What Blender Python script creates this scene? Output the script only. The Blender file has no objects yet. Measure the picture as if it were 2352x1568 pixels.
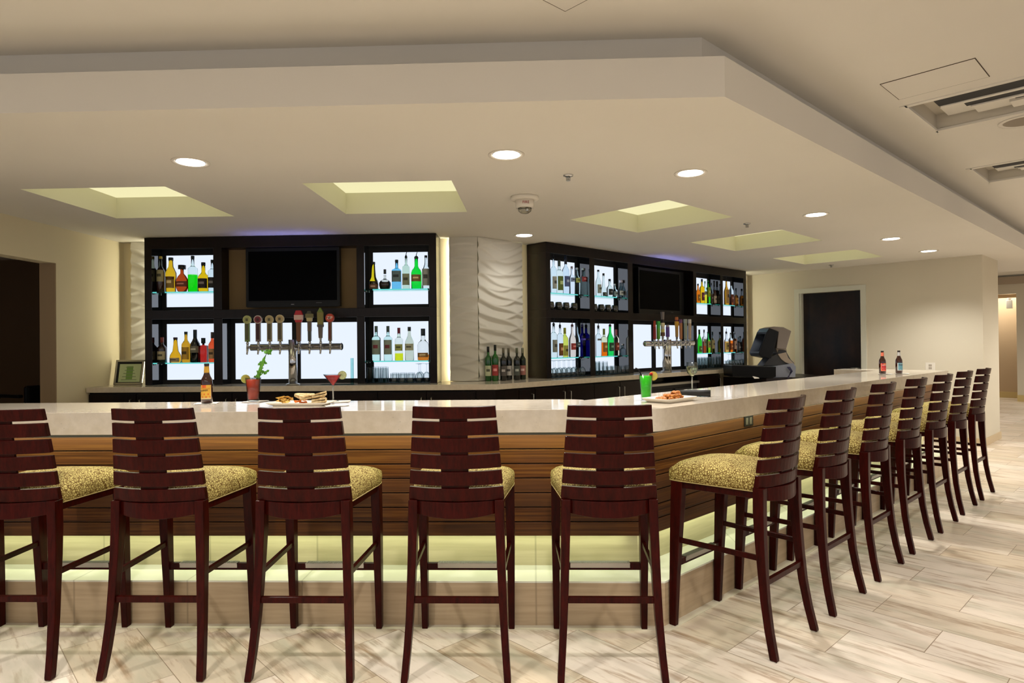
import bpy, bmesh, math, random
from mathutils import Vector, Matrix
from mathutils.geometry import tessellate_polygon
random.seed(7)
C = bpy.context.scene.collection
PI = math.pi
S2 = math.sqrt(.5)
# ---------------------------------------------------------------- camera geometry (solved from the photograph)
F, PITCH, ROLL, YAW, EYE = 1468.7, .0052, -.0101, -.0336, 1.45
_cy, _sy, _cp, _sp, _cr, _sr = math.cos(YAW), math.sin(YAW), math.cos(PITCH), math.sin(PITCH), math.cos(ROLL), math.sin(ROLL)
_f0 = Vector((_sy, _cy, 0)); _r0 = Vector((_cy, -_sy, 0)); _u0 = Vector((0, 0, 1))
FW = _f0*_cp + _u0*_sp; _u1 = _u0*_cp - _f0*_sp
RT = _r0*_cr + _u1*_sr; UP = _u1*_cr - _r0*_sr
def ray(px, py): return FW + RT*((px-1176)/F) + UP*((784-py)/F)
def atz(px, py, z):
    r = ray(px, py); t = (z-EYE)/r.z; return Vector((r.x*t, r.y*t, z))
def atpl(px, py, x0, y0, nx, ny):
    r = ray(px, py); t = (x0*nx+y0*ny)/(r.x*nx+r.y*ny); return Vector((r.x*t, r.y*t, EYE+r.z*t))
def aty(px, py, y): return atpl(px, py, 0, y, 0, 1)
# ---------------------------------------------------------------- materials
def lin(c):
    return tuple(((v/255)/12.92 if v/255 <= .04045 else ((v/255+.055)/1.055)**2.4) for v in c)
class M:
    def __init__(s, name):
        s.m = bpy.data.materials.new(name); s.m.use_nodes = True
        s.nt = s.m.node_tree; s.N = s.nt.nodes; s.L = s.nt.links
        s.b = s.N['Principled BSDF']
    def set(s, **k):
        names = dict(color='Base Color', rough='Roughness', metal='Metallic', spec='Specular IOR Level', trans='Transmission Weight', ior='IOR', coat='Coat Weight', croug='Coat Roughness', alpha='Alpha', sss='Subsurface Weight')
        for a, v in k.items():
            i = s.b.inputs[names[a]]
            i.default_value = (*v, 1) if a == 'color' else v
        return s
    def node(s, t, **k):
        n = s.N.new(t)
        for a, v in k.items():
            if a in n.inputs: n.inputs[a].default_value = v
            else: setattr(n, a, v)
        return n
    def link(s, a, b): s.L.new(a, b)
    def coord(s, scale=(1,1,1), rot=(0,0,0), loc=(0,0,0)):
        tc = s.N.new('ShaderNodeTexCoord'); mp = s.N.new('ShaderNodeMapping')
        mp.inputs['Scale'].default_value = scale; mp.inputs['Rotation'].default_value = rot; mp.inputs['Location'].default_value = loc
        s.link(tc.outputs['Object'], mp.inputs['Vector']); return mp.outputs['Vector']
    def ramp(s, fac, stops):
        r = s.N.new('ShaderNodeValToRGB'); e = r.color_ramp.elements
        while len(e) < len(stops): e.new(.5)
        for i, (p, c) in enumerate(stops):
            e[i].position = p; e[i].color = (*c, 1)
        s.link(fac, r.inputs['Fac']); return r.outputs['Color']
    def noise(s, vec, scale, detail=4, rough=.5, out='Fac'):
        n = s.N.new('ShaderNodeTexNoise'); n.inputs['Scale'].default_value = scale; n.inputs['Detail'].default_value = detail; n.inputs['Roughness'].default_value = rough
        if vec is not None: s.link(vec, n.inputs['Vector'])
        return n.outputs[out]
    def mix(s, a, b, fac, blend='MIX'):
        n = s.N.new('ShaderNodeMix'); n.data_type = 'RGBA'; n.blend_type = blend
        for sock, v in ((n.inputs['A'], a), (n.inputs['B'], b), (n.inputs['Factor'], fac)):
            if isinstance(v, (int, float)): sock.default_value = v
            elif isinstance(v, tuple): sock.default_value = (*v, 1)
            else: s.link(v, sock)
        # colour sockets share names with float ones: pick the RGBA sockets explicitly
        return n.outputs['Result']
    def bump(s, h, strength=.2, dist=.01):
        n = s.N.new('ShaderNodeBump'); n.inputs['Strength'].default_value = strength; n.inputs['Distance'].default_value = dist
        s.link(h, n.inputs['Height']); s.link(n.outputs['Normal'], s.b.inputs['Normal'])
def cmix(s, a, b, fac, blend='MIX'):
    n = s.N.new('ShaderNodeMix'); n.data_type = 'RGBA'; n.blend_type = blend
    ins = [i for i in n.inputs if i.type == 'RGBA']; fa = [i for i in n.inputs if i.name == 'Factor' and i.type == 'VALUE'][0]
    out = [o for o in n.outputs if o.type == 'RGBA'][0]
    for sock, v in ((ins[0], a), (ins[1], b), (fa, fac)):
        if isinstance(v, (int, float)): sock.default_value = v
        elif isinstance(v, tuple): sock.default_value = (*v, 1)
        else: s.link(v, sock)
    return out
M.mix = cmix
_mc = {}
def plain(name, rgb, rough=.5, **k):
    if name in _mc: return _mc[name]
    m = M(name); m.set(color=lin(rgb), rough=rough, **k); _mc[name] = m.m; return m.m
def glass(name, rgb, rough=.03, ior=1.45, mixc=0.0):
    if name in _mc: return _mc[name]
    m = M(name); m.set(color=lin(rgb), rough=rough, trans=1.0, ior=ior); _mc[name] = m.m; return m.m
def thin_glass(name, rgb, edge, gloss=.08):
    m = M(name); nt = m.nt; nt.nodes.remove(m.b)
    tr = m.N.new('ShaderNodeBsdfTransparent'); g = m.N.new('ShaderNodeBsdfGlossy'); g.inputs['Roughness'].default_value = .03
    lw = m.N.new('ShaderNodeLayerWeight'); lw.inputs['Blend'].default_value = .35
    c = m.ramp(lw.outputs['Facing'], [(.15, lin(rgb)), (.95, lin(edge))]); m.link(c, tr.inputs['Color'])
    fr = m.N.new('ShaderNodeMath'); fr.operation = 'POWER'; fr.inputs[1].default_value = 4.0; m.link(lw.outputs['Facing'], fr.inputs[0]); f2 = m.N.new('ShaderNodeMath'); f2.operation = 'MULTIPLY_ADD'; f2.inputs[1].default_value = .8; f2.inputs[2].default_value = .035; m.link(fr.outputs[0], f2.inputs[0]); fr = f2
    mx = m.N.new('ShaderNodeMixShader'); m.link(fr.outputs[0], mx.inputs[0]); m.link(tr.outputs[0], mx.inputs[1]); m.link(g.outputs[0], mx.inputs[2])
    m.link(mx.outputs[0], m.N['Material Output'].inputs['Surface']); _mc[name] = m.m; return m.m
def emis(name, rgb, strength):
    if name in _mc: return _mc[name]
    m = M(name); m.set(color=(0,0,0), rough=.6)
    m.b.inputs['Emission Color'].default_value = (*lin(rgb), 1); m.b.inputs['Emission Strength'].default_value = strength
    _mc[name] = m.m; return m.m
def wood(name, dark, light, scale=(1,1,1), rough=.35, coat=.3, bands=8, spec=.5):
    m = M(name); v = m.coord(scale=scale)
    n1 = m.noise(v, bands, 6, .6); n2 = m.noise(v, bands*5, 3, .5)
    c = m.ramp(n1, [(.3, lin(dark)), (.7, lin(light))])
    c2 = m.mix(c, tuple(x*.55 for x in lin(dark)), m.ramp(n2, [(.5, (0,0,0)), (.75, (.6,.6,.6))]))
    m.link(c2, m.b.inputs['Base Color']); m.set(rough=rough, coat=coat, croug=.15, spec=spec)
    m.bump(n2, .08, .002); return m.m
MAT = {}
# painted plaster
def plaster(name, rgb, rough=.8):
    m = M(name); v = m.coord(); n = m.noise(v, 90, 3)
    c = m.mix(lin(rgb), tuple(x*.93 for x in lin(rgb)), m.noise(v, 1.2, 2))
    m.link(c, m.b.inputs['Base Color']); m.set(rough=rough, spec=.25); m.bump(n, .06, .002); return m.m
MAT['ceil'] = plaster('ceiling_paint', (224,220,212))
MAT['wall'] = plaster('wall_paint', (222,210,178))
MAT['wallr'] = plaster('wall_covering', (214,206,186))
MAT['white'] = plaster('white_paint', (226,222,214))
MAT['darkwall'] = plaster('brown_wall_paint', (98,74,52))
MAT['jamb'] = plaster('jamb_paint', (150,128,100))
MAT['wave'] = plaster('wave_panel_gypsum', (222,218,206), .6)
MAT['trim'] = plaster('trim_paint', (214,214,200), .5)
# wood look porcelain floor planks, laid at 45 degrees
def floor_mat():
    m = M('floor_tile_planks')
    tc = m.N.new('ShaderNodeTexCoord'); sep = m.N.new('ShaderNodeSeparateXYZ'); m.link(tc.outputs['Object'], sep.inputs[0])
    def math2(op, a, b):
        n = m.N.new('ShaderNodeMath'); n.operation = op
        for i, v in enumerate((a, b)):
            if isinstance(v, (int, float)): n.inputs[i].default_value = v
            else: m.link(v, n.inputs[i])
        return n.outputs[0]
    p = math2('MULTIPLY', math2('ADD', sep.outputs['X'], sep.outputs['Y']), S2)
    q = math2('MULTIPLY', math2('SUBTRACT', sep.outputs['Y'], sep.outputs['X']), S2)
    cb = m.N.new('ShaderNodeCombineXYZ')
    m.link(math2('ADD', q, -.56+64*.64), cb.inputs[0]); m.link(math2('ADD', p, -4.72+40*.3235), cb.inputs[1])
    br = m.N.new('ShaderNodeTexBrick'); br.offset = .5; br.offset_frequency = 2
    m.link(cb.outputs[0], br.inputs['Vector'])
    for k, v in (('Scale',1), ('Mortar Size',.0022), ('Mortar Smooth',.3), ('Bias',0), ('Brick Width',.64), ('Row Height',.3235)): br.inputs[k].default_value = v
    br.inputs['Color1'].default_value = (0,0,0,1); br.inputs['Color2'].default_value = (1,1,1,1); br.inputs['Mortar'].default_value = (.5,.5,.5,1)
    off = m.N.new('ShaderNodeCombineXYZ'); m.link(math2('MULTIPLY', br.outputs['Color'], 37.0), off.inputs[2]); m.link(math2('MULTIPLY', br.outputs['Color'], 11.0), off.inputs[0])
    va = m.N.new('ShaderNodeVectorMath'); va.operation = 'MULTIPLY_ADD'; va.inputs[1].default_value = (1.1, 9.0, 1)
    m.link(cb.outputs[0], va.inputs[0]); m.link(off.outputs[0], va.inputs[2])
    n1 = m.noise(va.outputs[0], 1.5, 7, .62)
    vb = m.N.new('ShaderNodeVectorMath'); vb.operation = 'MULTIPLY_ADD'; vb.inputs[1].default_value = (1.6, 5.0, 1); m.link(cb.outputs[0], vb.inputs[0]); m.link(off.outputs[0], vb.inputs[2])
    n2 = m.noise(vb.outputs[0], 1.1, 5, .55)
    base = m.mix(lin((232,220,206)), lin((206,190,166)), br.outputs['Color'])
    veins = m.ramp(n1, [(.28, (1,1,1)), (.38, (.5,.5,.5)), (.46, (0,0,0)), (.56, (.05,.05,.05)), (.62, (.6,.6,.6)), (.66, (.1,.1,.1)), (.75, (.8,.8,.8))])
    c = m.mix(base, lin((150,118,86)), veins)
    c = m.mix(c, lin((182,178,158)), m.ramp(n2, [(.5, (0,0,0)), (.72, (.75,.75,.75))]))
    c = m.mix(c, lin((150,132,110)), br.outputs['Fac'])
    m.link(c, m.b.inputs['Base Color']); m.set(rough=.3, spec=.45)
    m.link(m.ramp(n1, [(0, (.22,)*3), (1, (.42,)*3)]), m.b.inputs['Roughness'])
    inv = m.N.new('ShaderNodeInvert'); m.link(br.outputs['Fac'], inv.inputs['Color']); m.bump(inv.outputs[0], .25, .002)
    return m.m
MAT['floor'] = floor_mat()
# quartz worktop
def quartz(name, a, b, rough):
    m = M(name); v = m.coord(); n1 = m.noise(v, 22, 6, .6); n2 = m.noise(v, 70, 2)
    c = m.mix(lin(a), lin(b), m.ramp(n1, [(.35, (0,0,0)), (.7, (1,1,1))]))
    vo = m.N.new('ShaderNodeTexVoronoi'); vo.inputs['Scale'].default_value = 26; m.link(v, vo.inputs['Vector'])
    c = m.mix(c, tuple(x*.6 for x in lin(b)), m.ramp(vo.outputs['Distance'], [(.02, (.7,.7,.7)), (.09, (0,0,0))]))
    m.link(c, m.b.inputs['Base Color']); m.set(rough=rough, spec=.6); return m.m
MAT['quartz'] = quartz('quartz_worktop', (220,209,193), (208,196,178), .07)
MAT['quartz_b'] = quartz('quartz_back_worktop', (212,202,184), (200,188,168), .1)
# plank cladding of the bar front: boards .078 high
def boards():
    m = M('bar_front_boards'); tc = m.N.new('ShaderNodeTexCoord'); sep = m.N.new('ShaderNodeSeparateXYZ'); m.link(tc.outputs['Object'], sep.inputs[0])
    mz = m.N.new('ShaderNodeMath'); mz.operation = 'MULTIPLY_ADD'; mz.inputs[1].default_value = 1/.0783; mz.inputs[2].default_value = -.418/.0783; m.link(sep.outputs['Z'], mz.inputs[0])
    fl = m.N.new('ShaderNodeMath'); fl.operation = 'FLOOR'; m.link(mz.outputs[0], fl.inputs[0])
    wn = m.N.new('ShaderNodeTexWhiteNoise'); wn.noise_dimensions = '1D'; m.link(fl.outputs[0], wn.inputs['W'])
    off = m.N.new('ShaderNodeCombineXYZ'); m.link(fl.outputs[0], off.inputs[1])
    va = m.N.new('ShaderNodeVectorMath'); va.operation = 'MULTIPLY_ADD'; va.inputs[1].default_value = (1.3, 4, 75); m.link(tc.outputs['Object'], va.inputs[0]); m.link(off.outputs[0], va.inputs[2])
    n1 = m.noise(va.outputs[0], 1.2, 7, .6)
    c = m.ramp(n1, [(.28, lin((42,21,8))), (.5, lin((82,45,16))), (.72, lin((118,76,30)))])
    c = m.mix(c, lin((80,50,28)), m.ramp(wn.outputs['Value'], [(.2, (0,0,0)), (.9, (.55,)*3)]))
    m.link(c, m.b.inputs['Base Color']); m.set(rough=.4, spec=.22); m.bump(n1, .06, .002); return m.m
MAT['boards'] = boards()
MAT['cherry'] = wood('stool_mahogany_wood', (33,4,2), (58,9,5), (14,14,2), .3, .0, 4, .11)
MAT['espresso'] = wood('espresso_cabinet_wood', (13,6,4), (26,13,9), (3,3,1), .3, .0, 6, .25)
MAT['tile'] = None
def tilemat(name, a, b):
    m = M(name); v = m.coord(scale=(.8,.8,14)); n = m.noise(v, 3, 5)
    c = m.mix(lin(a), lin(b), m.ramp(n, [(.35, (0,0,0)), (.7, (1,1,1))]))
    tc = m.N.new('ShaderNodeTexCoord'); sep = m.N.new('ShaderNodeSeparateXYZ'); m.link(tc.outputs['Object'], sep.inputs[0])
    md = m.N.new('ShaderNodeMath'); md.operation = 'PINGPONG'; md.inputs[1].default_value = .305; m.link(sep.outputs['X'], md.inputs[0])
    c = m.mix(c, tuple(x*.72 for x in lin(b)), m.ramp(md.outputs[0], [(0, (1,1,1)), (.006, (0,0,0))]))
    m.link(c, m.b.inputs['Base Color']); m.set(rough=.3); return m.m
MAT['tile'] = tilemat('linear_stone_tile', (186,164,134), (168,146,116))
def fabric():
    m = M('pebble_upholstery'); v = m.coord()
    nz = m.N.new('ShaderNodeTexNoise'); nz.inputs['Scale'].default_value = 30; m.link(v, nz.inputs['Vector'])
    ma = m.N.new('ShaderNodeVectorMath'); ma.operation = 'MULTIPLY_ADD'; ma.inputs[1].default_value = (.012,)*3; m.link(nz.outputs['Color'], ma.inputs[0]); m.link(v, ma.inputs[2])
    vo = m.N.new('ShaderNodeTexVoronoi'); vo.feature = 'DISTANCE_TO_EDGE'; vo.inputs['Scale'].default_value = 92; m.link(ma.outputs[0], vo.inputs['Vector'])
    c = m.ramp(vo.outputs['Distance'], [(.05, lin((96,70,26))), (.2, lin((190,174,108)))])
    m.link(c, m.b.inputs['Base Color']); m.set(rough=.85, spec=.2); m.bump(vo.outputs['Distance'], .25, .003); return m.m
MAT['fabric'] = fabric()
MAT['black'] = plain('black_plastic', (12,12,13), .35, spec=.25)
MAT['blackm'] = plain('matt_black', (14,13,13), .7)
MAT['liner'] = plain('polished_dark_lining', (16,18,20), .07, spec=1.0, coat=1.0)
MAT['screen'] = plain('switched_off_screen', (2,2,4), .2, spec=.03)
MAT['chrome'] = plain('polished_chrome', (205,205,205), .12, metal=1.0)
MAT['steel'] = plain('brushed_steel', (170,168,160), .3, metal=1.0)
MAT['clear'] = thin_glass('clear_glass', (248,250,250), (150,166,168))
MAT['shelfglass'] = glass('green_edge_shelf_glass', (110,225,205), .02, 1.2)
MAT['paper'] = plain('white_paper', (232,226,216), .8)
MAT['porcelain'] = plain('white_porcelain', (236,228,214), .25)
MAT['wicker'] = plain('beige_backing_board', (128,104,66), .7)
MAT['whitep'] = plain('white_plastic', (226,220,208), .45)
MAT['lightpanel'] = emis('backlit_white_panel', (226,236,252), .74)
MAT['led'] = emis('led_strip', (255,250,200), 6)
# ---------------------------------------------------------------- mesh builder
class MB:
    def __init__(s): s.v = []; s.f = []; s.m = []; s.sm = []
    def add(s, vs, fs, mi=0, smooth=False):
        n = len(s.v); s.v += [tuple(v) for v in vs]
        for f in fs: s.f.append([i+n for i in f]); s.m.append(mi); s.sm.append(smooth)
        return s
    def box(s, x0, x1, y0, y1, z0, z1, mi=0):
        if x0 > x1: x0, x1 = x1, x0
        if y0 > y1: y0, y1 = y1, y0
        vs = [(x0,y0,z0),(x1,y0,z0),(x1,y1,z0),(x0,y1,z0),(x0,y0,z1),(x1,y0,z1),(x1,y1,z1),(x0,y1,z1)]
        return s.add(vs, [(0,3,2,1),(4,5,6,7),(0,1,5,4),(1,2,6,5),(2,3,7,6),(3,0,4,7)], mi)
    def prism(s, poly, z0, z1, mi=0):
        n = len(poly); vs = [(x,y,z0) for x,y in poly]+[(x,y,z1) for x,y in poly]
        fs = [list(range(n))[::-1], [i+n for i in range(n)]]+[(i,(i+1)%n,(i+1)%n+n,i+n) for i in range(n)]
        return s.add(vs, fs, mi)
    def loft(s, rings, mi=0, smooth=True, caps=True):
        n = len(rings[0]); vs = [p for r in rings for p in r]; fs = []
        for k in range(len(rings)-1):
            for i in range(n): j = (i+1)%n; fs.append((k*n+i, k*n+j, (k+1)*n+j, (k+1)*n+i))
        s.add(vs, fs, mi, smooth)
        if caps:
            b = len(s.v)-len(vs)
            s.f.append([b+i for i in range(n)][::-1]); s.m.append(mi); s.sm.append(False)
            s.f.append([b+(len(rings)-1)*n+i for i in range(n)]); s.m.append(mi); s.sm.append(False)
        return s
    def lathe(s, prof, n=24, c=(0,0,0), mi=0, smooth=True, sx=1, sy=1, mis=None):
        rings = [[(c[0]+r*sx*math.cos(2*PI*i/n), c[1]+r*sy*math.sin(2*PI*i/n), c[2]+z) for i in range(n)] for r, z in prof]
        if mis is None: return s.loft(rings, mi, smooth)
        base = len(s.v); s.v += [p for r in rings for p in r]
        for k in range(len(rings)-1):
            for i in range(n): j = (i+1)%n; s.f.append([base+k*n+i, base+k*n+j, base+(k+1)*n+j, base+(k+1)*n+i]); s.m.append(mis[k]); s.sm.append(smooth)
        s.f.append([base+i for i in range(n)][::-1]); s.m.append(mis[0]); s.sm.append(False)
        s.f.append([base+(len(rings)-1)*n+i for i in range(n)]); s.m.append(mis[-1]); s.sm.append(False)
        return s
    def tube(s, path, r, n=8, mi=0):
        path = [Vector(p) for p in path]; rings = []
        rr = r if isinstance(r, (list, tuple)) else [r]*len(path)
        for k, p in enumerate(path):
            d = (path[min(k+1, len(path)-1)]-path[max(k-1, 0)]).normalized()
            a = Vector((0,0,1)) if abs(d.z) < .9 else Vector((1,0,0))
            u = d.cross(a).normalized(); w = d.cross(u)
            rings.append([tuple(p+(u*math.cos(2*PI*i/n)+w*math.sin(2*PI*i/n))*rr[k]) for i in range(n)])
        return s.loft(rings, mi)
    def build(s, name, mats, parent=None, bevel=0, loc=None, rot=None):
        me = bpy.data.meshes.new(name); me.from_pydata(s.v, [], s.f)
        if not isinstance(mats, (list, tuple)): mats = [mats]
        for m in mats: me.materials.append(m)
        for p, mi, sm in zip(me.polygons, s.m, s.sm): p.material_index = mi; p.use_smooth = sm
        bm = bmesh.new(); bm.from_mesh(me); bmesh.ops.recalc_face_normals(bm, faces=bm.faces); bm.to_mesh(me); bm.free()
        me.update(); o = bpy.data.objects.new(name, me); C.objects.link(o)
        if parent: o.parent = parent
        if loc is not None: o.location = loc
        if rot is not None: o.rotation_euler = rot
        if bevel:
            b = o.modifiers.new('Bevel', 'BEVEL'); b.width = bevel; b.segments = 2; b.limit_method = 'ANGLE'
        return o
def thing(name, label, cat, loc=(0,0,0), rz=0, group=None):
    o = bpy.data.objects.new(name, None); C.objects.link(o); o.location = loc; o.rotation_euler = (0,0,rz); o.empty_display_size = .05
    return tag(o, label, cat, group)
def tag(o, label, cat, group=None):
    o['label'] = label; o['category'] = cat
    if group: o['group'] = group
    return o
def struct(o): o['kind'] = 'structure'; return o
def dup(o, loc, rz, label, group=None, parent=None):
    r = o.copy(); C.objects.link(r); r.location = loc; r.rotation_euler = (0,0,rz); r['label'] = label
    if group: r['group'] = group
    for ch in list(o.children):
        c = ch.copy(); C.objects.link(c); c.parent = r
        for g in list(ch.children):
            d = g.copy(); C.objects.link(d); d.parent = c
    return r
def text(name, s, size, mat, parent, loc, rot, depth=.0006):
    cu = bpy.data.curves.new(name, 'FONT'); cu.body = s; cu.size = size; cu.align_x = 'CENTER'; cu.align_y = 'CENTER'; cu.extrude = depth
    t = bpy.data.objects.new(name, cu); me = bpy.data.meshes.new_from_object(t); bpy.data.objects.remove(t)
    me.materials.clear(); me.materials.append(mat)
    o = bpy.data.objects.new(name, me); C.objects.link(o); o.parent = parent; o.location = loc; o.rotation_euler = rot; return o
def light(name, kind, loc, energy, color, parent=None, **k):
    d = bpy.data.lights.new(name, kind); d.energy = energy; d.color = color
    for a, v in k.items():
        if a != 'rot': setattr(d, a, v)
    o = bpy.data.objects.new(name, d); C.objects.link(o); o.location = loc
    if 'rot' in k: o.rotation_euler = k['rot']
    if parent: o.parent = parent
    return o
# ================================================================ THE SETTING
CZ, UZ = 2.62, 2.98
BX, BY = .923, 3.071                 # corner of the dropped soffit
R45 = PI/4
def st(ox, oy, s, t): return (ox+s*S2-t*S2, oy+s*S2+t*S2)
def poly_holes(outer, holes, z, mb, mi=0):
    loops = [[Vector((x, y, z)) for x, y in l] for l in [outer]+holes]
    tris = tessellate_polygon(loops); vs = [tuple(p) for l in loops for p in l]
    mb.add(vs, tris, mi)
# floor
b = MB(); b.add([(-12,-5,0),(22,-5,0),(22,24,0),(-12,24,0)], [(0,1,2,3)]); struct(b.build('floor', MAT['floor']))
# bright tile strip along the foot of the bar
XB, YB = .659, 3.306                 # bar base corner
def off(t, ox=XB, oy=YB): # corner of a line offset t towards the bar side
    return (ox-t*math.tan(PI/8), oy+t)
def seg_poly(t0, t1, xl, s1, ox=XB, oy=YB):
    a = off(t0, ox, oy); c = off(t1, ox, oy)
    return [(xl, a[1]), a, st(ox, oy, s1, t0), st(ox, oy, s1, t1), c, (xl, c[1])]
b = MB(); b.prism(seg_poly(-.047, .01, -8, 5.6), .0, .004); struct(b.build('trim_1', plaster('pale_border_strip', (214,206,184), .35)))
# --- soffit with five square coffers
COF = [(-3.19,5.07,0), (-1.107,5.053,0), (1.113,6.02,R45), (2.59,7.5,R45), (4.11,9.04,R45)]
def sq(cx, cy, a, h=.537):
    return [(cx+x*math.cos(a)-y*math.sin(a), cy+x*math.sin(a)+y*math.cos(a)) for x, y in ((-h,-h),(h,-h),(h,h),(-h,h))]
E0 = st(BX, BY, 10.9, 0)
E1 = st(BX, BY, 10.9, 8)
outer = [(-9,BY), (BX,BY), E0, E1, (-9,E1[1])]
b = MB(); poly_holes(outer, [sq(*c) for c in COF], CZ, b)
LZ = 2.815
b.add([(-9,BY,CZ),(BX,BY,CZ),(BX,BY,LZ),(-9,BY,LZ)], [(0,1,2,3)])
b.add([(BX,BY,CZ),(*E0,CZ),(*E0,LZ),(BX,BY,LZ)], [(0,1,2,3)])
b.add([(*E0,CZ),(*E1,CZ),(*E1,UZ),(*E0,UZ)], [(0,1,2,3)])
r = .156; RC = off(r, BX, BY); RE = st(BX, BY, 10.9, r)
b.add([(-9,BY,LZ),(BX,BY,LZ),(RC[0],RC[1],LZ),(-9,RC[1],LZ)], [(0,1,2,3)])
b.add([(BX,BY,LZ),(*E0,LZ),(*RE,LZ),(RC[0],RC[1],LZ)], [(0,1,2,3)])
b.add([(-9,RC[1],LZ),(RC[0],RC[1],LZ),(RC[0],RC[1],UZ),(-9,RC[1],UZ)], [(0,1,2,3)])
b.add([(RC[0],RC[1],LZ),(*RE,LZ),(*RE,UZ),(RC[0],RC[1],UZ)], [(0,1,2,3)])
struct(b.build('ceiling', MAT['ceil']))
# --- upper ceiling with openings for two big diffusers
def strect(s0, s1, t0, t1): return [st(0, 0, s0, t0), st(0, 0, s1, t0), st(0, 0, s1, t1), st(0, 0, s0, t1)]
VENTS = [(4.74,5.46,.1,1.28), (6.90,7.62,.1,1.36)]
b = MB(); poly_holes([(-9,-5),(22,-5),(22,24),(-9,24)], [strect(*v) for v in VENTS], UZ, b); struct(b.build('ceiling', MAT['ceil']))
# --- walls
b = MB()
WX = -4.54; TH = .15
b.box(WX-TH, WX, 5.937, 7.3, 0, CZ+.02); b.box(WX-TH, WX, 3.4, 5.937, 2.27, CZ+.02)
struct(b.build('wall_left', MAT['wall']))
b = MB(); b.box(WX-TH-.001, WX+.001, 5.925, 5.938, 0, 2.27); struct(b.build('trim_2', MAT['jamb']))
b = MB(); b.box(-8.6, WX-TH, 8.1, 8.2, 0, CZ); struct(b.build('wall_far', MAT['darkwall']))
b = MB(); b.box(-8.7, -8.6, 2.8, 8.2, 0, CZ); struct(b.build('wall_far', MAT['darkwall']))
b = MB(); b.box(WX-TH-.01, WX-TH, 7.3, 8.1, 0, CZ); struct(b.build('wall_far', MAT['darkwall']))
UX, UY, VX, VY = -4.09, 6.6, .15, 7.26
WYL = 6.95
WRC = (-.627, 6.95)
a = st(VX, VY, 5.445, .33); a2 = st(VX, VY, 5.445, .6)
b = MB(); b.prism([(WX-.02,WYL), WRC, a, a2, (WRC[0]-.1, WRC[1]+.3), (WX-.02,WYL+.3)], 0, CZ+.02); struct(b.build('wall_back', MAT['wall']))
def vst(s, t): return st(VX, VY, s, t)
def vpr(b, s0, s1, t0, t1, z0, z1, mi=0): b.prism([vst(s0,t0), vst(s1,t0), vst(s1,t1), vst(s0,t1)], z0, z1, mi)
b = MB(); D0, D1, DZ = -1.5, -.56, 2.245
for s0, s1, t0, t1, z0, z1 in ((5.445,6.45,D1,.8,0,CZ+.02), (5.445,6.45,-3.04,D0,0,CZ+.02), (5.445,6.45,D0,D1,DZ,CZ+.02)): vpr(b, s0, s1, t0, t1, z0, z1)
struct(b.build('wall_right', MAT['wallr']))
b = MB(); w = .075
for t0, t1, z0, z1 in ((D1,D1+w,0,DZ+w), (D0-w,D0,0,DZ+w), (D0,D1,DZ,DZ+w)): vpr(b, 5.425, 5.46, t0, t1, z0, z1)
vpr(b, 5.44, 5.56, D1-.03, D1+.001, 0, DZ); vpr(b, 5.44, 5.56, D0-.001, D0+.008, 0, DZ)
struct(b.build('trim_3', MAT['trim']))
dm = M('dark_door_veneer'); v = dm.coord(scale=(1,1,.5)); dm.link(dm.ramp(dm.noise(v, 5, 6, .65), [(.4, lin((15,9,7))), (.75, lin((48,30,20)))]), dm.b.inputs['Base Color']); dm.set(rough=.28)
b = MB(); vpr(b, 5.53, 5.56, D0+.006, D1-.03, 0, DZ-.003); d = struct(b.build('door_1', dm.m))
b = MB(); c = vst(5.50, D0+.07); b.tube([(*vst(5.53,D0+.07),1.03), (*vst(5.48,D0+.07),1.03), (*vst(5.48,D0+.17),1.03)], .011); b.lathe([(.028,-.004),(.028,.004)], 16, (*vst(5.527,D0+.07),1.03)); b.build('door_handle', MAT['steel'], d)
b = MB(); vpr(b, 5.43, 6.47, -3.055, -3.035, 0, .1); vpr(b, 5.43, 5.446, -3.055, D0-w, 0, .1); struct(b.build('baseboard_right', plaster('baseboard_stone', (206,184,148), .4)))
# far corridor seen past the pier
def ust(s, t): return st(0, 0, s, t)
def upr(b, s0, s1, t0, t1, z0, z1, mi=0): b.prism([ust(s0,t0), ust(s1,t0), ust(s1,t1), ust(s0,t1)], z0, z1, mi)
P = atpl(2337, 900, 11.35, 15.49, S2, S2); tq = (P.y-P.x)*S2
b = MB(); upr(b, 18.98, 19.2, -9, tq, 0, 3.0); upr(b, 18.98, 19.2, tq, 8, 2.54, 3.0); struct(b.build('wall_far', MAT['wallr']))
b = MB(); upr(b, 20.0, 20.1, -9, 8, 0, 2.6); upr(b, 19.2, 20.0, tq-.14, tq, 0, 2.6); struct(b.build('wall_far', plaster('corridor_wall', (196,172,140))))
b = MB(); upr(b, 18.95, 18.985, -9, tq, 0, .15); upr(b, 19.96, 20.01, tq, 8, 0, .15); struct(b.build('baseboard_far', plaster('corridor_baseboard', (206,184,128), .4)))
b = MB(); upr(b, 18.9, 18.985, -9, 8, 2.77, 2.94); struct(b.build('trim_4', plaster('header_band', (176,160,140))))
el = thing('wall_lamp', 'small white emergency lamp high on the far corridor wall behind the pier', 'lamp', (*ust(19.19, tq+.15), 2.3), R45)
b = MB(); b.box(-.1,0,-.06,.06,-.1,.1); b.build('housing', MAT['whitep'], el, .01)
b = MB(); b.lathe([(.03,0),(.045,.04),(.045,.05)], 12, (-.06,0,.1)); b.build('lamp_head', MAT['whitep'], el)
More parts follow.
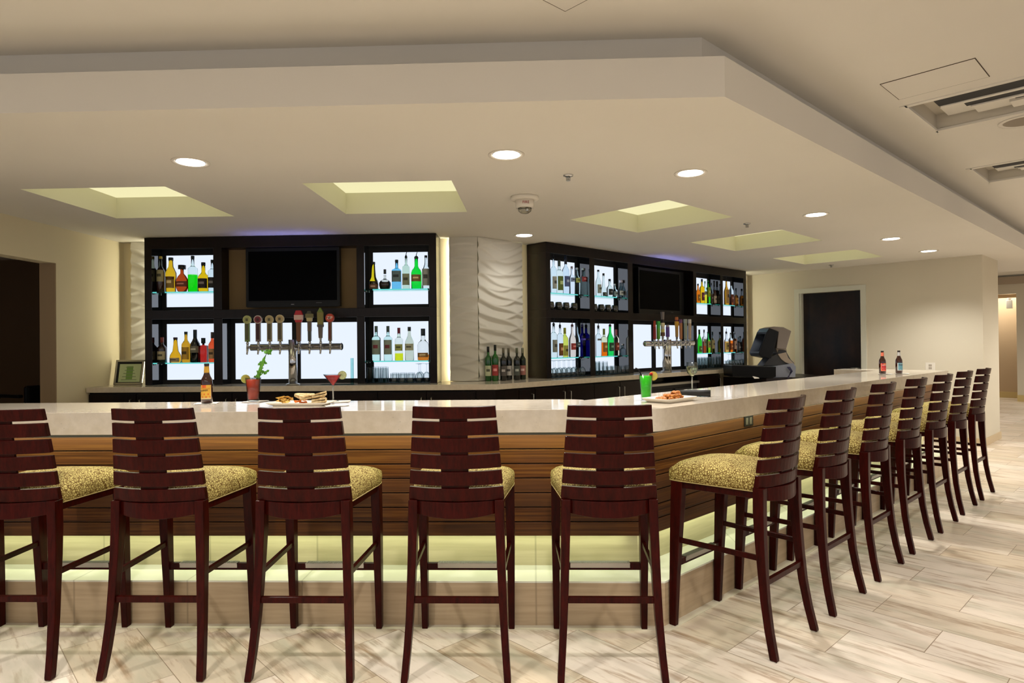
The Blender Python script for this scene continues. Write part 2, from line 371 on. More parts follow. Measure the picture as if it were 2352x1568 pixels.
# --- textured wave panels
def wave_h(u, v):
    h = 0
    for k, (f, a1, m1, p1, a2, m2, p2) in enumerate(((6.6, .62, 4.6, .4, .16, 9.3, 1.0), (6.6, .70, 3.4, 2.9, .14, 8.1, .2))):
        ph = v*f + a1*math.sin(u*m1+p1+v*1.6) + a2*math.sin(u*m2+p2-v*2.1)
        x = ph - math.floor(ph)
        q = 1-x if x > .25 else x*3; h = max(h, q**1.3 * (1 if k == 0 else .9))
    return h
def wave_sheet(mb, p0, p1, z0, z1, nrm, u0, edge=True, th=.05):
    L = math.hypot(p1[0]-p0[0], p1[1]-p0[1]); nu = max(4, int(L/.02)); nv = int((z1-z0)/.0085)
    vs = []; 
    for j in range(nv+1):
        z = z0+(z1-z0)*j/nv
        for i in range(nu+1):
            f = i/nu; h = .034*wave_h(u0+f*L, z)
            vs.append((p0[0]+(p1[0]-p0[0])*f+nrm[0]*h, p0[1]+(p1[1]-p0[1])*f+nrm[1]*h, z))
    fs = [(j*(nu+1)+i, j*(nu+1)+i+1, (j+1)*(nu+1)+i+1, (j+1)*(nu+1)+i) for j in range(nv) for i in range(nu)]
    mb.add(vs, fs, 0, True)
    q0 = (p0[0]-nrm[0]*th, p0[1]-nrm[1]*th); q1 = (p1[0]-nrm[0]*th, p1[1]-nrm[1]*th)
    mb.add([(*q0,z0),(*q1,z0),(*q1,z1),(*q0,z1)], [(0,3,2,1)])
    for q, pp in ((q0, p0), (q1, p1)):
        mb.add([(*q,z0),(*pp,z0),(*pp,z1),(*q,z1)], [(0,1,2,3)])
    mb.add([(*q0,z0),(*q1,z0),(*p1,z0),(*p0,z0)], [(0,1,2,3)]); mb.add([(*q0,z1),(*q1,z1),(*p1,z1),(*p0,z1)], [(0,1,2,3)])
Z0 = 1.066
nL = (0,-1); nR = (S2,-S2)
fold = (-.595, 6.87); pr = (-.13, 7.335)
wp = thing('wave_wall_panel', 'white sculpted wave wall panel folded round the corner between the bottle cabinets', 'wall panel', (0,0,0))
b = MB(); wave_sheet(b, (-.9,6.87), fold, Z0, CZ-.003, nL, 0); b.build('left_face', MAT['wave'], wp)
b = MB(); wave_sheet(b, fold, pr, Z0, CZ-.003, nR, .305); b.build('right_face', MAT['wave'], wp)
b = MB(); wave_sheet(b, (-4.40,6.87), (-4.15,6.87), Z0, CZ-.003, nL, 3); tag(b.build('wave_wall_panel', MAT['wave']), 'strip of white wave wall panel left of the left bottle cabinet', 'wall panel')
b = MB(); wave_sheet(b, vst(4.79,.25), vst(5.22,.25), Z0, CZ-.003, nR, 5); tag(b.build('wave_wall_panel', MAT['wave']), 'strip of white wave wall panel right of the right bottle cabinet', 'wall panel')
# LED strips hidden behind the panel edges
WARM = (1.0, .93, .66)
def led(name, p, z0, z1, size, direction, power, label):
    o = light(name, 'AREA', (p[0], p[1], (z0+z1)/2), power, WARM, shape='RECTANGLE', size=size, size_y=z1-z0)
    o.rotation_euler = Vector((direction[0], direction[1], 0)).to_track_quat('-Z', 'Y').to_euler(); return o
led('led_light', (-.885,6.925), 1.08, 2.6, .03, (-1,.25), 5, '')
led('led_light', tuple(vst(-.16,.29)), 1.08, 2.6, .03, (S2-.2,S2+.2), 6, '')
led('led_light', (-4.098,6.83), 1.08, 2.6, .03, (-1,.05), 2.8, '')
led('led_light', tuple(vst(4.74,.2)), 1.08, 2.6, .03, (S2,S2), 3.2, '')
# ================================================================ CEILING FITTINGS
names = ['above the left television cabinet, farthest left', 'left of the round smoke alarm', 'just right of the smoke alarm', 'fourth from the left, above the right cabinet', 'farthest right and farthest away']
cmat = plaster('coffer_paint', (222,220,198)); cpan = emis('coffer_top_glow', (252,244,190), .62)
for i, (cx, cy, a) in enumerate(COF):
    t = thing('coffer_light', 'square recessed ceiling coffer glowing pale yellow, '+names[i], 'ceiling light', (cx, cy, CZ), a, 'coffer lights in the dropped ceiling')
    h = .537; dz = .185; b = MB()
    for x0, y0, x1, y1 in ((-h,-h,h,-h), (h,-h,h,h), (h,h,-h,h), (-h,h,-h,-h)): b.add([(x0,y0,0),(x1,y1,0),(x1,y1,dz),(x0,y0,dz)], [(0,1,2,3)])
    b.build('coffer_side', cmat, t)
    b = MB(); b.add([(-h,-h,dz),(h,-h,dz),(h,h,dz),(-h,h,dz)], [(0,1,2,3)]); b.build('glowing_top', cpan, t)  # coffer top glows itself in place of hidden cove lamps
dl = [((438,372), 'leftmost downlight in the front row of the dropped ceiling'), ((1163,355), 'downlight in front of the smoke alarm, nearest the centre'), ((1586,397), 'downlight right of the sprinkler near the soffit corner'), ((1874,492.5), 'downlight above the middle of the right bar run'), ((2047,548), 'downlight second from the far right wall'), ((2133,576), 'downlight nearest the far right wall'), ((1204,540), 'downlight close in front of the wave wall panel')]
dlp = emis('downlight_lens', (255,248,240), 8)
for i, ((px, py), lb) in enumerate(dl):
    p = atz(px, py, CZ)
    t = thing('downlight', 'round recessed white '+lb, 'ceiling light', (p.x, p.y, CZ), 0, 'round downlights in the dropped ceiling')
    b = MB(); b.lathe([(.112,.0),(.112,-.006),(.098,-.006),(.088,.0)], 32); b.build('trim_ring', MAT['whitep'], t)
    b = MB(); b.lathe([(.083,-.001),(.083,-.0045)], 32); b.build('lens', dlp, t)
    light('lamp', 'SPOT', (0,0,-.02), 120 if i < 6 else 11, (1,.96,.89), t, spot_size=2.2, spot_blend=.8, shadow_soft_size=.08)
for (px, py), lb in (((1305,402), 'between the two nearest downlights'), ((1716,513), 'left of the fourth downlight'), ((1909,608), 'above the dark door')):
    p = atz(px, py, CZ)
    t = thing('sprinkler', 'small chrome fire sprinkler in the ceiling '+lb, 'sprinkler', (p.x, p.y, CZ), 0, 'ceiling sprinklers')
    b = MB(); b.lathe([(.036,0),(.034,-.008),(.014,-.014),(.0001,-.014)], 20); b.build('escutcheon', MAT['chrome'], t)
    b = MB(); b.tube([(0,0,-.012),(0,0,-.035)], .006); b.lathe([(.016,-.036),(.016,-.039)], 12); b.tube([(-.012,0,-.014),(-.012,0,-.034)], .003, 6); b.tube([(.012,0,-.014),(.012,0,-.034)], .003, 6); b.build('sprinkler_head', MAT['steel'], t)
p = atz(1205, 452, CZ)
t = thing('smoke_alarm', 'white ceiling smoke alarm with clear strobe dome in front of the wave panel', 'alarm', (p.x, p.y, CZ))
b = MB(); b.lathe([(.11,0),(.112,-.02),(.1,-.03),(.0001,-.03)], 32); b.build('base_ring', MAT['whitep'], t)
b = MB(); b.lathe([(.076,-.028),(.07,-.09),(.0001,-.09)], 28); hb = b.build('housing', MAT['whitep'], t)
text('lettering', 'FIRE', .03, plain('alarm_red', (150,40,40), .5), hb, (.01,-.0755,-.058), (PI/2,0,0))
b = MB(); b.lathe([(.056,-.09),(.05,-.115),(.03,-.13),(.0001,-.134)], 20); b.build('strobe_dome', thin_glass('strobe_glass', (240,240,235), (110,110,105)), t)
b = MB(); b.box(-.03,.03,-.012,.012,-.118,-.092); b.lathe([(.012,-.09),(.012,-.11)], 10, (.02,-.02,0)); b.build('strobe_tube', MAT['chrome'], t)
for i, (s0, s1, t0, t1) in enumerate(VENTS):
    sc, tc = (s0+s1)/2, (t0+t1)/2; hs, ht = (s1-s0)/2, (t1-t0)/2
    t = thing('ceiling_vent', ('open linear ceiling air diffuser nearer the camera, beside the access panel', 'second ceiling air diffuser farther back along the right ceiling')[i], 'vent', (*st(0,0,sc,tc), UZ), R45, 'ceiling air diffusers')
    b = MB()
    for x0, x1, y0, y1 in ((-hs-.03,-hs+.01,-ht,ht), (hs-.01,hs+.03,-ht,ht), (-hs-.03,hs+.03,-ht-.03,-ht+.01), (-hs-.03,hs+.03,ht-.01,ht+.03)): b.box(x0,x1,y0,y1,-.006,.01)
    b.build('frame', MAT['ceil'], t)
    b = MB()
    for x0, x1, y0, y1 in ((-hs,-hs+.004,-ht,ht), (hs-.004,hs,-ht,ht), (-hs,hs,ht-.004,ht), (-hs,hs,-ht,-ht+.004)): b.box(x0,x1,y0,y1,0,.12)
    b.box(-hs,hs,-ht,ht,.115,.12)
    b.build('duct_box', plaster('duct_paint', (206,200,188)), t)
    b = MB(); b.box(-hs+.02,-hs+.20,-ht+.02,ht-.14,.012,.114); b.box(-hs+.235,-hs+.36,-ht+.02,ht-.26,.02,.114); b.box(-hs+.39,-hs+.47,-ht+.02,ht-.50,.03,.114); b.build('dark_slot', MAT['blackm'], t)
    b = MB()
    for x0, x1, y1, z0, z1 in ((-hs+.20,-hs+.235,ht-.15,.004,.05), (-hs+.36,-hs+.39,ht-.28,.01,.06), (hs-.24,hs-.02,ht-.08,.085,.114), (hs-.22,hs-.04,ht-.26,.055,.09), (hs-.20,hs-.06,ht-.46,.03,.06)):
        b.box(x0,x1,-ht+.02,y1,z0,z1)
    b.build('deflector_vane', MAT['white'], t, .004)
def groove(name, s0, s1, t0, t1, label):
    b = MB(); g = .004; z0, z1 = UZ-.003, UZ+.001
    for a0, a1, c0, c1 in ((s0,s1,t0,t0+g),(s0,s1,t1-g,t1),(s0,s0+g,t0,t1),(s1-g,s1,t0,t1)): b.prism([st(0,0,a0,c0),st(0,0,a1,c0),st(0,0,a1,c1),st(0,0,a0,c1)], z0, z1, 1)
    b.prism([st(0,0,s0+g,t0+g),st(0,0,s1-g,t0+g),st(0,0,s1-g,t1-g),st(0,0,s0+g,t1-g)], UZ-.0035, UZ+.001, 0)
    tag(b.build(name, [MAT['ceil'], plain('shadow_gap', (70,58,42), .9)]), label, 'access panel', 'ceiling access panels')
groove('access_panel', 4.207, 4.566, .80, 1.27, 'flush ceiling access panel left of the near air diffuser')
q = atz(1298, 25.5, UZ); qs, qt = (q.x+q.y)*S2, (q.y-q.x)*S2
groove('access_panel', qs-.55, qs, qt-.55, qt, 'flush square access panel at the top edge of the photo')
p = atz(2353, 277, UZ)
t = thing('ceiling_speaker', 'round flush ceiling speaker right of the near air diffuser', 'speaker', (p.x, p.y, UZ))
b = MB(); b.lathe([(.15,0),(.15,-.006),(.125,-.008),(.12,0)], 36); b.build('trim_ring', MAT['white'], t)
b = MB(); b.lathe([(.122,.001),(.122,-.003)], 36); b.build('grille', plaster('speaker_grille', (150,140,128)), t)
# ================================================================ FRONT BAR
BZ, BZ0 = 1.114, .996
CX, CY = .633, 3.306
base = thing('bar_counter', 'long angled bar front with horizontal brown planks above a stone foot ledge', 'bar', (0,0,0))
XL, SE = -8.0, 5.55
b = MB(); b.prism(seg_poly(0, .55, XL, SE), .002, .222); b.build('foot_ledge', MAT['tile'], base)
b = MB(); b.prism(seg_poly(-.002, .55, XL, SE), .222, .231); b.build('ledge_lit_top', tilemat('ledge_led_tint', (230,230,214), (218,218,198)), base)  # ledge top coloured paler and greener to carry the LED glow
b = MB(); b.prism(seg_poly(.238, .55, XL, SE-.05), .231, .43); b.build('kick_wall', tilemat('pale_kick_tile', (206,196,156), (190,180,140)), base)
# cladding boards: left run in local x, right run as a rotated child so the grain follows the board
def board_run(name, L0, L1, flip, loc, rz):
    b = MB()
    for k in range(7):
        z0 = .418+k*.0783+.0028; z1 = .418+(k+1)*.0783-.0028
        b.box(L0, L1, 0, .02, z0, z1)
    b.box(L0, L1, .012, .45, .419, .968, 1); b.box(L0, L1, .008, .1, .968, .995, 1)
    return b.build(name, [MAT['boards'], plain('groove_dark_wood', (26,14,8), .7)], base, .0018, loc, (0,0,rz))
pc = off(.144)
board_run('wood_cladding', XL-pc[0], 0, 0, (pc[0], pc[1], 0), 0)
board_run('wood_cladding', 0, SE-.1, 1, (pc[0], pc[1], 0), R45)
wt = MB()
o0 = off(0, CX, CY); o1 = off(.62, CX, CY); s_end = 5.646
def arc(c0, c1, c2, n=6):  # rounded corner between directions
    pts = []
    for i in range(n+1):
        f = i/n; pts.append(((1-f)**2*c0[0]+2*f*(1-f)*c1[0]+f*f*c2[0], (1-f)**2*c0[1]+2*f*(1-f)*c1[1]+f*f*c2[1]))
    return pts
fr = arc((CX-.06,CY), (CX,CY), st(CX,CY,.06,0)); bk = arc(st(CX,CY,.62-.62*0+.1,.62), o1, (o1[0]-.35,o1[1]), 8)
bk = arc(st(CX,CY,.12,.62), (o1[0]+.0,o1[1]), (o1[0]-.36,o1[1]), 8)
poly = [(XL,CY)]+fr+[st(CX,CY,s_end,0), st(CX,CY,s_end,1.09), st(CX,CY,5.3,1.09), st(CX,CY,5.3,.62)]+bk+[(XL,o1[1])]
wt.prism(poly, BZ0, BZ)
o = wt.build('bar_worktop', MAT['quartz'], None, .004); tag(o, 'thick cream quartz bar top running the length of the bar and round its corner', 'worktop')
b = MB(); b.prism([st(CX,CY,5.32,.6), st(CX,CY,5.6,.6), st(CX,CY,5.6,1.07), st(CX,CY,5.32,1.07)], 0, BZ0); b.build('end_support', MAT['espresso'], base)
# outlet on cladding
t = thing('power_outlet', 'black power outlet in the top plank of the right bar run', 'outlet', (*st(XB,YB,1.2,.144), .935), R45)
b = MB(); b.box(-.06,.06,-.006,.0,-.035,.035); b.build('cover_plate', MAT['black'], t, .003)
b = MB()
for x in (-.03,.02):
    for z in (-.012,.012): b.box(x-.003,x+.003,-.0075,-.005,z-.006,z+.006)
    b.box(x-.014,x+.018,-.007,-.0055,-.022,.022)
b.build('socket_face', plain('outlet_grey', (70,64,52), .5), t)
# bar light strips (real LED lines under the counter and the cladding)
GRN = (.93, 1.0, .68)
def strip(name, p, L, rz, w, power, tilt, color=GRN):
    o = light(name, 'AREA', p, power, color, shape='RECTANGLE', size=L, size_y=w); o.rotation_euler = (tilt, 0, rz); return o
yk = off(.2)
strip('led_light', (-2.7, off(.19)[1], .405), 6.4, 0, .03, 3.2, .05)
c = st(XB,YB,2.8,.19); strip('led_light', (c[0],c[1],.405), 5.4, R45, .03, 2.8, .05)
strip('led_light', (-2.7, off(.09)[1], .985), 6.4, 0, .03, 13, .0)
c = st(XB,YB,2.8,.09); strip('led_light', (c[0],c[1],.985), 5.4, R45, .03, 7, .0)
# ================================================================ BACK COUNTER
KZ = 1.062
kc = (-.365, 6.32)
polyk = [(-4.535,6.33), (-4.535,WYL-.002), (WRC[0],WRC[1]-.002), (*vst(5.44,.328),), (*vst(5.44,-.3),), kc]
kc2 = off(0, *kc)
b = MB(); b.prism([(-4.535,6.33),(kc[0],6.32),vst(5.44,-.30),vst(5.44,.328),(WRC[0]-.0,WRC[1]-.002),(-4.535,WYL-.002)], KZ-.055, KZ); tag(b.build('back_worktop', MAT['quartz_b'], None, .003), 'grey-beige quartz back counter along the wall under the bottle cabinets', 'worktop')
hm = MAT['steel']
def base_cab(label, loc, rz, L, n, depth=.55):
    t = thing('base_cabinet', label, 'cabinet', loc, rz, 'dark cabinets under the back counter')
    b = MB(); b.box(0,L,.02,depth,.08,KZ-.056); b.box(0,L,.08,depth,0,.08); b.build('carcass', MAT['espresso'], t)
    w = L/n
    for k in range(n):
        b = MB(); b.box(k*w+.004,(k+1)*w-.004,0,.02,.1,KZ-.075); d = b.build('door', MAT['espresso'], t, .002)
        x = (k+1)*w-.05 if k % 2 == 0 else k*w+.05
        b = MB(); b.tube([(x,0,.74),(x,-.03,.745),(x,-.03,.93),(x,0,.935)], .006); b.build('handle', hm, d)
    return t
base_cab('dark wood base cabinets under the left back counter', (-4.53,6.36,0), 0, 3.95, 8)
a = vst(-.465,-.27); base_cab('dark wood base cabinets with two tall handles under the right back counter', (a[0],a[1],0), R45, 1.94, 4)
a = vst(-.70,-.27); base_cab('narrow dark wood base cabinet right of the back counter corner', (a[0],a[1],0), R45, .232, 1)
b = MB(); b.prism([(-.577,6.362), (-.385,6.362), vst(-.703,-.268), vst(-.703,.2), (-.577,6.9)], 0, KZ-.057)
tag(b.build('corner_cabinet', MAT['espresso'], None, .002), 'dark wood corner cabinet where the back counter turns, below the wine bottles', 'cabinet')
a = vst(2.75,-.27); base_cab('dark wood base cabinet beside the cash register stand', (a[0],a[1],0), R45, .62, 1)
t = thing('bottle_cooler', 'black under-counter bottle cooler with steel edge in the right run', 'cooler', (*vst(1.5,-.29),0), R45)
b = MB(); b.box(0,1.2,0,.55,.05,.9); b.box(.05,1.15,.05,.5,0,.05); b.build('body', MAT['black'], t, .005)
b = MB(); b.box(-.01,1.21,-.03,.1,.9,.93); b.build('steel_lip', MAT['steel'], t)
b = MB(); b.box(.05,.55,-.02,0,.15,.85); b.box(.62,1.15,-.02,0,.15,.85); b.build('door', MAT['blackm'], t)
# ================================================================ BOTTLE CABINETS
def cabinet(label, loc, rz, L, bays, mid, bb=None):
    t = thing('bottle_cabinet', label, 'cabinet', loc, rz)
    D = .30; zt = CZ-.004; z0 = KZ+.001; UT, UB, LT, LB = 2.498, 1.85, 1.757, z0
    b = MB(); b.box(0,L,0,D,UT,zt); b.box(0,L,0,D,LT,UB)
    xs = sorted([x for bay in bays for x in bay])
    edges = [0]+xs+[L]
    for k in range(0, len(edges), 2): b.box(edges[k], edges[k+1], 0, D, z0, LT); b.box(edges[k], edges[k+1], 0, D, UB, UT)
    b.build('frame', MAT['espresso'], t, .002)
    back = MB(); back.box(.005, L-.005, D, D+.012, z0, zt); back.build('back_board', MAT['espresso'], t)
    fw = .045; yf0, yf1 = .19, .215
    for bi, (x0, x1) in enumerate(bays):
        for a0, a1 in ((UB,UT),(z0,LT)):
            if bi == mid and a0 == UB: continue
            b = MB(); e = .0015; b.box(x0,x0+e,.003,yf0,a0,a1); b.box(x1-e,x1,.003,yf0,a0,a1); b.box(x0+e,x1-e,.003,yf0,a1-e,a1); b.build('bay_lining', MAT['liner'], t)
    for bi, (x0, x1) in enumerate(bays):
        cells = [(UB,UT),(LT,None)]
        for level, (a0, a1) in enumerate(((UB,UT),(z0,LT))):
            if bi == mid and level == 0:
                b = MB(); b.box(x0,x1,.16,.17,a0,a1); b.build('backing_board', bb or MAT['wicker'], t)
                continue
            parts = [(x0,x1)] if bi != mid else [(x0,(x0+x1)/2),((x0+x1)/2,x1)]
            for c0, c1 in parts:
                b = MB(); b.box(c0,c1,yf0,yf1,a0,a0+fw); b.box(c0,c1,yf0,yf1,a1-fw,a1); b.box(c0,c0+fw,yf0,yf1,a0+fw,a1-fw); b.box(c1-fw,c1,yf0,yf1,a0+fw,a1-fw); b.build('panel_frame', MAT['blackm'], t)
                b = MB(); b.box(c0+fw-.002,c1-fw+.002,yf1-.012,yf1-.006,a0+fw-.002,a1-fw+.002); b.build('backlit_panel', MAT['lightpanel'], t)
            if bi != mid:
                zs = 2.045 if level == 0 else 1.297
                b = MB(); b.box(x0+.004,x1-.004,.012,.185,zs-.012,zs); sh = b.build('glass_shelf', MAT['shelfglass'], t)
                b = MB()
                for px in (x0+.012, x1-.012):
                    for py in (.04,.15): b.lathe([(.007,0),(.007,.012)], 10, (px,py,zs-.0245))
                b.build('shelf_pin', MAT['steel'], sh)
    return t
Lb = [(x+4.09) for x in (-4.015,-3.352,-3.262,-1.835,-1.756,-1.074)]
cabL = cabinet('left dark wood bottle cabinet with backlit shelves around a wall television', (UX,UY,0), 0, 3.09, [(Lb[0],Lb[1]),(Lb[2],Lb[3]),(Lb[4],Lb[5])], 1)
cabR = cabinet('right dark wood bottle cabinet with four backlit bays and a television', (VX,VY,0), R45, 4.73, [(.072,.764),(.856,1.533),(1.636,3.114),(3.198,3.895),(3.975,4.636)], 2, MAT['blackm'])
# televisions
def tv(label, loc, rz, W, H):
    t = thing('television', label, 'television', loc, rz)
    b = MB(); b.box(-W/2,W/2,0,.06,-H/2,H/2); b.box(-W/2+.012,W/2-.012,-.004,0,-H/2-.006,-H/2+.05); b.build('casing', MAT['black'], t, .006)
    b = MB(); b.box(-W/2+.03,W/2-.03,-.002,.001,-H/2+.062,H/2-.035); b.build('screen', MAT['screen'], t)
    b = MB(); b.box(-.016,.016,-.006,-.003,-H/2+.018,-H/2+.025); b.box(.25,.31,-.0055,-.003,-H/2+.035,-H/2+.037); b.build('logo', plain('tv_logo_grey', (160,160,165), .4), t)
    b = MB(); b.box(-.1,.1,.06,.1,-.1,.1); b.build('wall_bracket', MAT['black'], t)
    return t
pL0 = aty(563,570,6.64); pL1 = aty(780,702,6.64)
tv('black flat television in the left bottle cabinet above eight beer taps', ((pL0.x+pL1.x)/2, 6.65, (pL0.z+pL1.z)/2), 0, pL1.x-pL0.x, pL0.z-pL1.z)
def plR(px, py, t): return atpl(px, py, *vst(0,t), S2, -S2)
a = plR(1466,615,.05); c = plR(1564,722,.05); c2 = plR(1564,624,.05)
Wt = math.hypot(c.x-a.x, c.y-a.y); tv('black flat television in the right bottle cabinet above the far beer taps', ((a.x+c.x)/2,(a.y+c.y)/2, (a.z+c.z)/2), R45, Wt, .62)
# small blue indicator glow above each television
light('led_light', 'AREA', (-2.55,6.5,2.40), .55, (.25,.28,1), shape='RECTANGLE', size=.9, size_y=.02).rotation_euler = (PI,0,0)
a = vst(2.4,-.1); light('led_light', 'AREA', (a[0],a[1],2.42), .55, (.25,.28,1), shape='RECTANGLE', size=.9, size_y=.02).rotation_euler = (PI,0,R45)
# ================================================================ BAR STOOLS
def stool_proto(label):
    t = thing('bar_stool', label, 'bar stool', (0,0,0), 0, 'bar stools along the bar')
    W = MAT['cherry']
    def hw(z): return .212-(z-.762)/(1.184-.762)*.032
    prof = [(.70,.108),(.762,.103),(.9,.085),(1.0,.071),(1.1,.057),(1.184,.040)]
    def yb(z):
        for (a, ya), (c, yc) in zip(prof, prof[1:]):
            if z <= c: return ya+(yc-ya)*max(0, (z-a))/(c-a)
        return prof[-1][1]
    BUL, TH = .050, .024
    def yf(x, z, w): u = x/w; return yb(z)-BUL*(1-u*u)
    def slat(b, z0, z1, xa=-1, xb=1, dy=0, th=TH, n=14):
        vs = []; 
        for j, z in enumerate((z0, z1)):
            w = hw(z)
            for i in range(n+1):
                x = (xa+(xb-xa)*i/n)*w if abs(xa) == 1 else xa+(xb-xa)*i/n
                y = yf(x, z, w)+dy
                vs += [(x, y, z), (x, y-th, z)]
        m = 2*(n+1); fs = []
        for i in range(n):
            a = 2*i; c = m+2*i
            fs += [(a,a+2,c+2,c), (a+1,c+1,c+3,a+3), (a,a+1,a+3,a+2), (c,c+2,c+3,c+1)]
        fs += [(0,m,m+1,1), (2*n,2*n+1,m+2*n+1,m+2*n)]
        b.add(vs, fs, 0, False)
    b = MB(); g = .0062
    cuts = [1.184, 1.126, 1.053, .979, .905, .831]
    for k in range(5): slat(b, cuts[k+1]+g, cuts[k]-(0 if k == 0 else g))
    slat(b, .768, .831-g)
    slat(b, .78, 1.17, -.06, .06, .0, .013)
    b.build('backrest', W, t, .0025)
    # curved apron below the last slat
    b = MB(); n = 14; vs = []
    for z, s, dr in ((.765,1,0),(.735,1,.0),(.706,.93,.008)):
        for i in range(n+1):
            u = -1+2*i/n; x = u*.176; zz = z-(.012*(1-u*u) if z < .71 else 0)
            y = .096-.052*(1-u*u)*1.0; vs += [(x, y-.001, zz), (x, y-.025, zz)]
    m = 2*(n+1); fs = []
    for j in range(2):
        for i in range(n):
            a = j*m+2*i; c = a+m; fs += [(a,a+2,c+2,c), (a+1,c+1,c+3,a+3)]
    for i in range(n):
        a = 2*i; fs.append((a,a+1,a+3,a+2)); a = 2*m+2*i; fs.append((a,a+2,a+3,a+1))
    for j in range(2):
        a = j*m; c = a+m; fs += [(a,c,c+1,a+1), (a+2*n,a+2*n+1,c+2*n+1,c+2*n)]
    b.add(vs, fs, 0, False); b.build('back_apron', W, t, .002)
    def rect(cx, cy, wx, wy, z): return [(cx-wx/2,cy-wy/2,z),(cx+wx/2,cy-wy/2,z),(cx+wx/2,cy+wy/2,z),(cx-wx/2,cy+wy/2,z)]
    for s in (-1, 1):
        rs = []
        for z, cy, dy, cx, dx in ((0,.004,.033,.223,.028),(.012,.006,.035,.222,.03),(.12,.030,.036,.214,.031),(.25,.051,.038,.206,.033),(.39,.064,.041,.200,.036),(.52,.074,.046,.196,.038),(.65,.080,.052,.192,.040),(.768,.080,.052,.190,.040)):
            rs.append(rect(s*cx, cy, dx, dy, z))
        b = MB(); b.loft(rs, 0, False); lg = b.build('leg', W, t, .003)
        b = MB(); b.lathe([(.011,.0),(.011,.003)], 12, (s*.223,.004,-.003)); b.build('glide', MAT['whitep'], lg)
        rs = [rect(s*.222,.532,.030,.036,0), rect(s*.222,.522,.036,.045,.25), rect(s*.222,.508,.042,.056,.5), rect(s*.220,.494,.046,.066,.745)]
        b = MB(); b.loft(rs, 0, False); lg = b.build('leg', W, t, .003)
        b = MB(); b.lathe([(.011,.0),(.011,.003)], 12, (s*.222,.532,-.003)); b.build('glide', MAT['whitep'], lg)
        b = MB(); b.add([(s*.207,.08,.43),(s*.207,.50,.432),(s*.207,.50,.456),(s*.207,.08,.452),(s*.185,.08,.43),(s*.207-s*.0001,.50,.432),(s*.185,.50,.456),(s*.185,.08,.452)], [], 0)
        b = MB(); b.loft([[(s*.192,.08,.430),(s*.210,.08,.430),(s*.210,.08,.454),(s*.192,.08,.454)],[(s*.209,.50,.430),(s*.227,.50,.430),(s*.227,.50,.454),(s*.209,.50,.454)]], 0, False); b.build('side_stretcher', W, t, .002)
    b = MB(); b.box(-.195,.195,.048,.068,.318,.345); b.build('rear_stretcher', W, t, .002)
    b = MB(); b.box(-.21,.21,.505,.530,.303,.338); fr_ = b.build('footrest', W, t, .002)
    b = MB(); b.box(-.15,.15,.498,.533,.334,.3405)
    for k in range(30): x = -.145+k*.01; b.box(x,x+.005,.5,.531,.3405,.3425)
    b.box(-.15,.15,.501,.5045,.316,.335)
    b.build('metal_tread', MAT['steel'], fr_)
    fr2 = [(-.186,.075),(.186,.075),(.236,.50),(.222,.535),(-.222,.535),(-.236,.50)]
    b = MB(); b.prism(fr2, .712, .748); b.build('seat_frame', W, t, .003)
    # cushion
    b = MB(); nu, nv = 22, 22; vs = []
    def foot(u, v):  # u,v in -1..1
        y = .315+v*.235; w = .196+(v+1)/2*.056
        
        rx = u*w*(1-.06*max(0,v)**6*abs(u)); ry = y-(.014*u*u if v > .5 else 0)
        return rx, ry
    for j in range(nv+1):
        for i in range(nu+1):
            u = -1+2*i/nu; v = -1+2*j/nv
            e = (1-abs(u)**5)*(1-abs(v)**5); x, y = foot(u, v)
            vs.append((x, y, .806+.016*min(1,e*3)**.5+.034*(1-u**4)*(1-.75*v*v)))
    # rounded rim and sides
    fs = [(j*(nu+1)+i, j*(nu+1)+i+1, (j+1)*(nu+1)+i+1, (j+1)*(nu+1)+i) for j in range(nv) for i in range(nu)]
    loop = [i for i in range(nu+1)]+[j*(nu+1)+nu for j in range(1, nv+1)]+[nv*(nu+1)+i for i in range(nu-1, -1, -1)]+[j*(nu+1) for j in range(nv-1, 0, -1)]
    cur = loop; 
    for zz, sc in ((.798,1.010),(.775,1.014),(.748,1.0)):
        new = []
        for idx in loop:
            x, y, z = vs[idx]; new.append(len(vs)); vs.append((x*sc, .315+(y-.315)*sc, zz))
        for a in range(len(loop)): c = (a+1) % len(loop); fs.append((cur[a], new[a], new[c], cur[c]))
        cur = new
    fs.append(cur[::-1])
    b.add(vs, fs, 0, True); cu = b.build('seat_cushion', MAT['fabric'], t)
    pts = [tuple(vs[i]) for i in cur]; b = MB(); b.tube(pts+[pts[0]], .0028, 6); b.build('piping', plain('piping_cord', (168,150,96), .8), cu)
    return t
lab = ['bar stool cut off by the left edge, farthest left of the row', 'bar stool second from the left, partly cut off by the edge',
       'bar stool left of the brown beer bottle', 'bar stool below the flatbread platter', 'bar stool in the middle of the photo, below the wave panel', 'bar stool at the corner of the bar, last facing straight in',
       'first bar stool round the corner, nearest of the angled row', 'second bar stool of the angled right row', 'third bar stool of the angled right row', 'fourth bar stool of the angled right row',
       'fifth bar stool of the angled right row', 'sixth bar stool of the angled right row', 'farthest bar stool of the angled right row']
pos = [((-3.035,2.742),0), ((-2.36,2.742),0), ((-1.685,2.742),0), ((-1.028,2.740),0), ((-.348,2.744),0), ((.325,2.750),0),
       ((1.24,3.105),R45), ((1.726,3.592),R45), ((2.222,4.089),R45), ((2.719,4.593),R45), ((3.208,5.078),R45), ((3.703,5.587),R45), ((4.20,6.082),R45)]
s0 = stool_proto('dark red-brown slatted '+lab[0]); s0.location = (*pos[0][0], .003)
for (p, rz), l in list(zip(pos, lab))[1:]:
    dup(s0, (*p, .003), rz, 'dark red-brown slatted '+l)
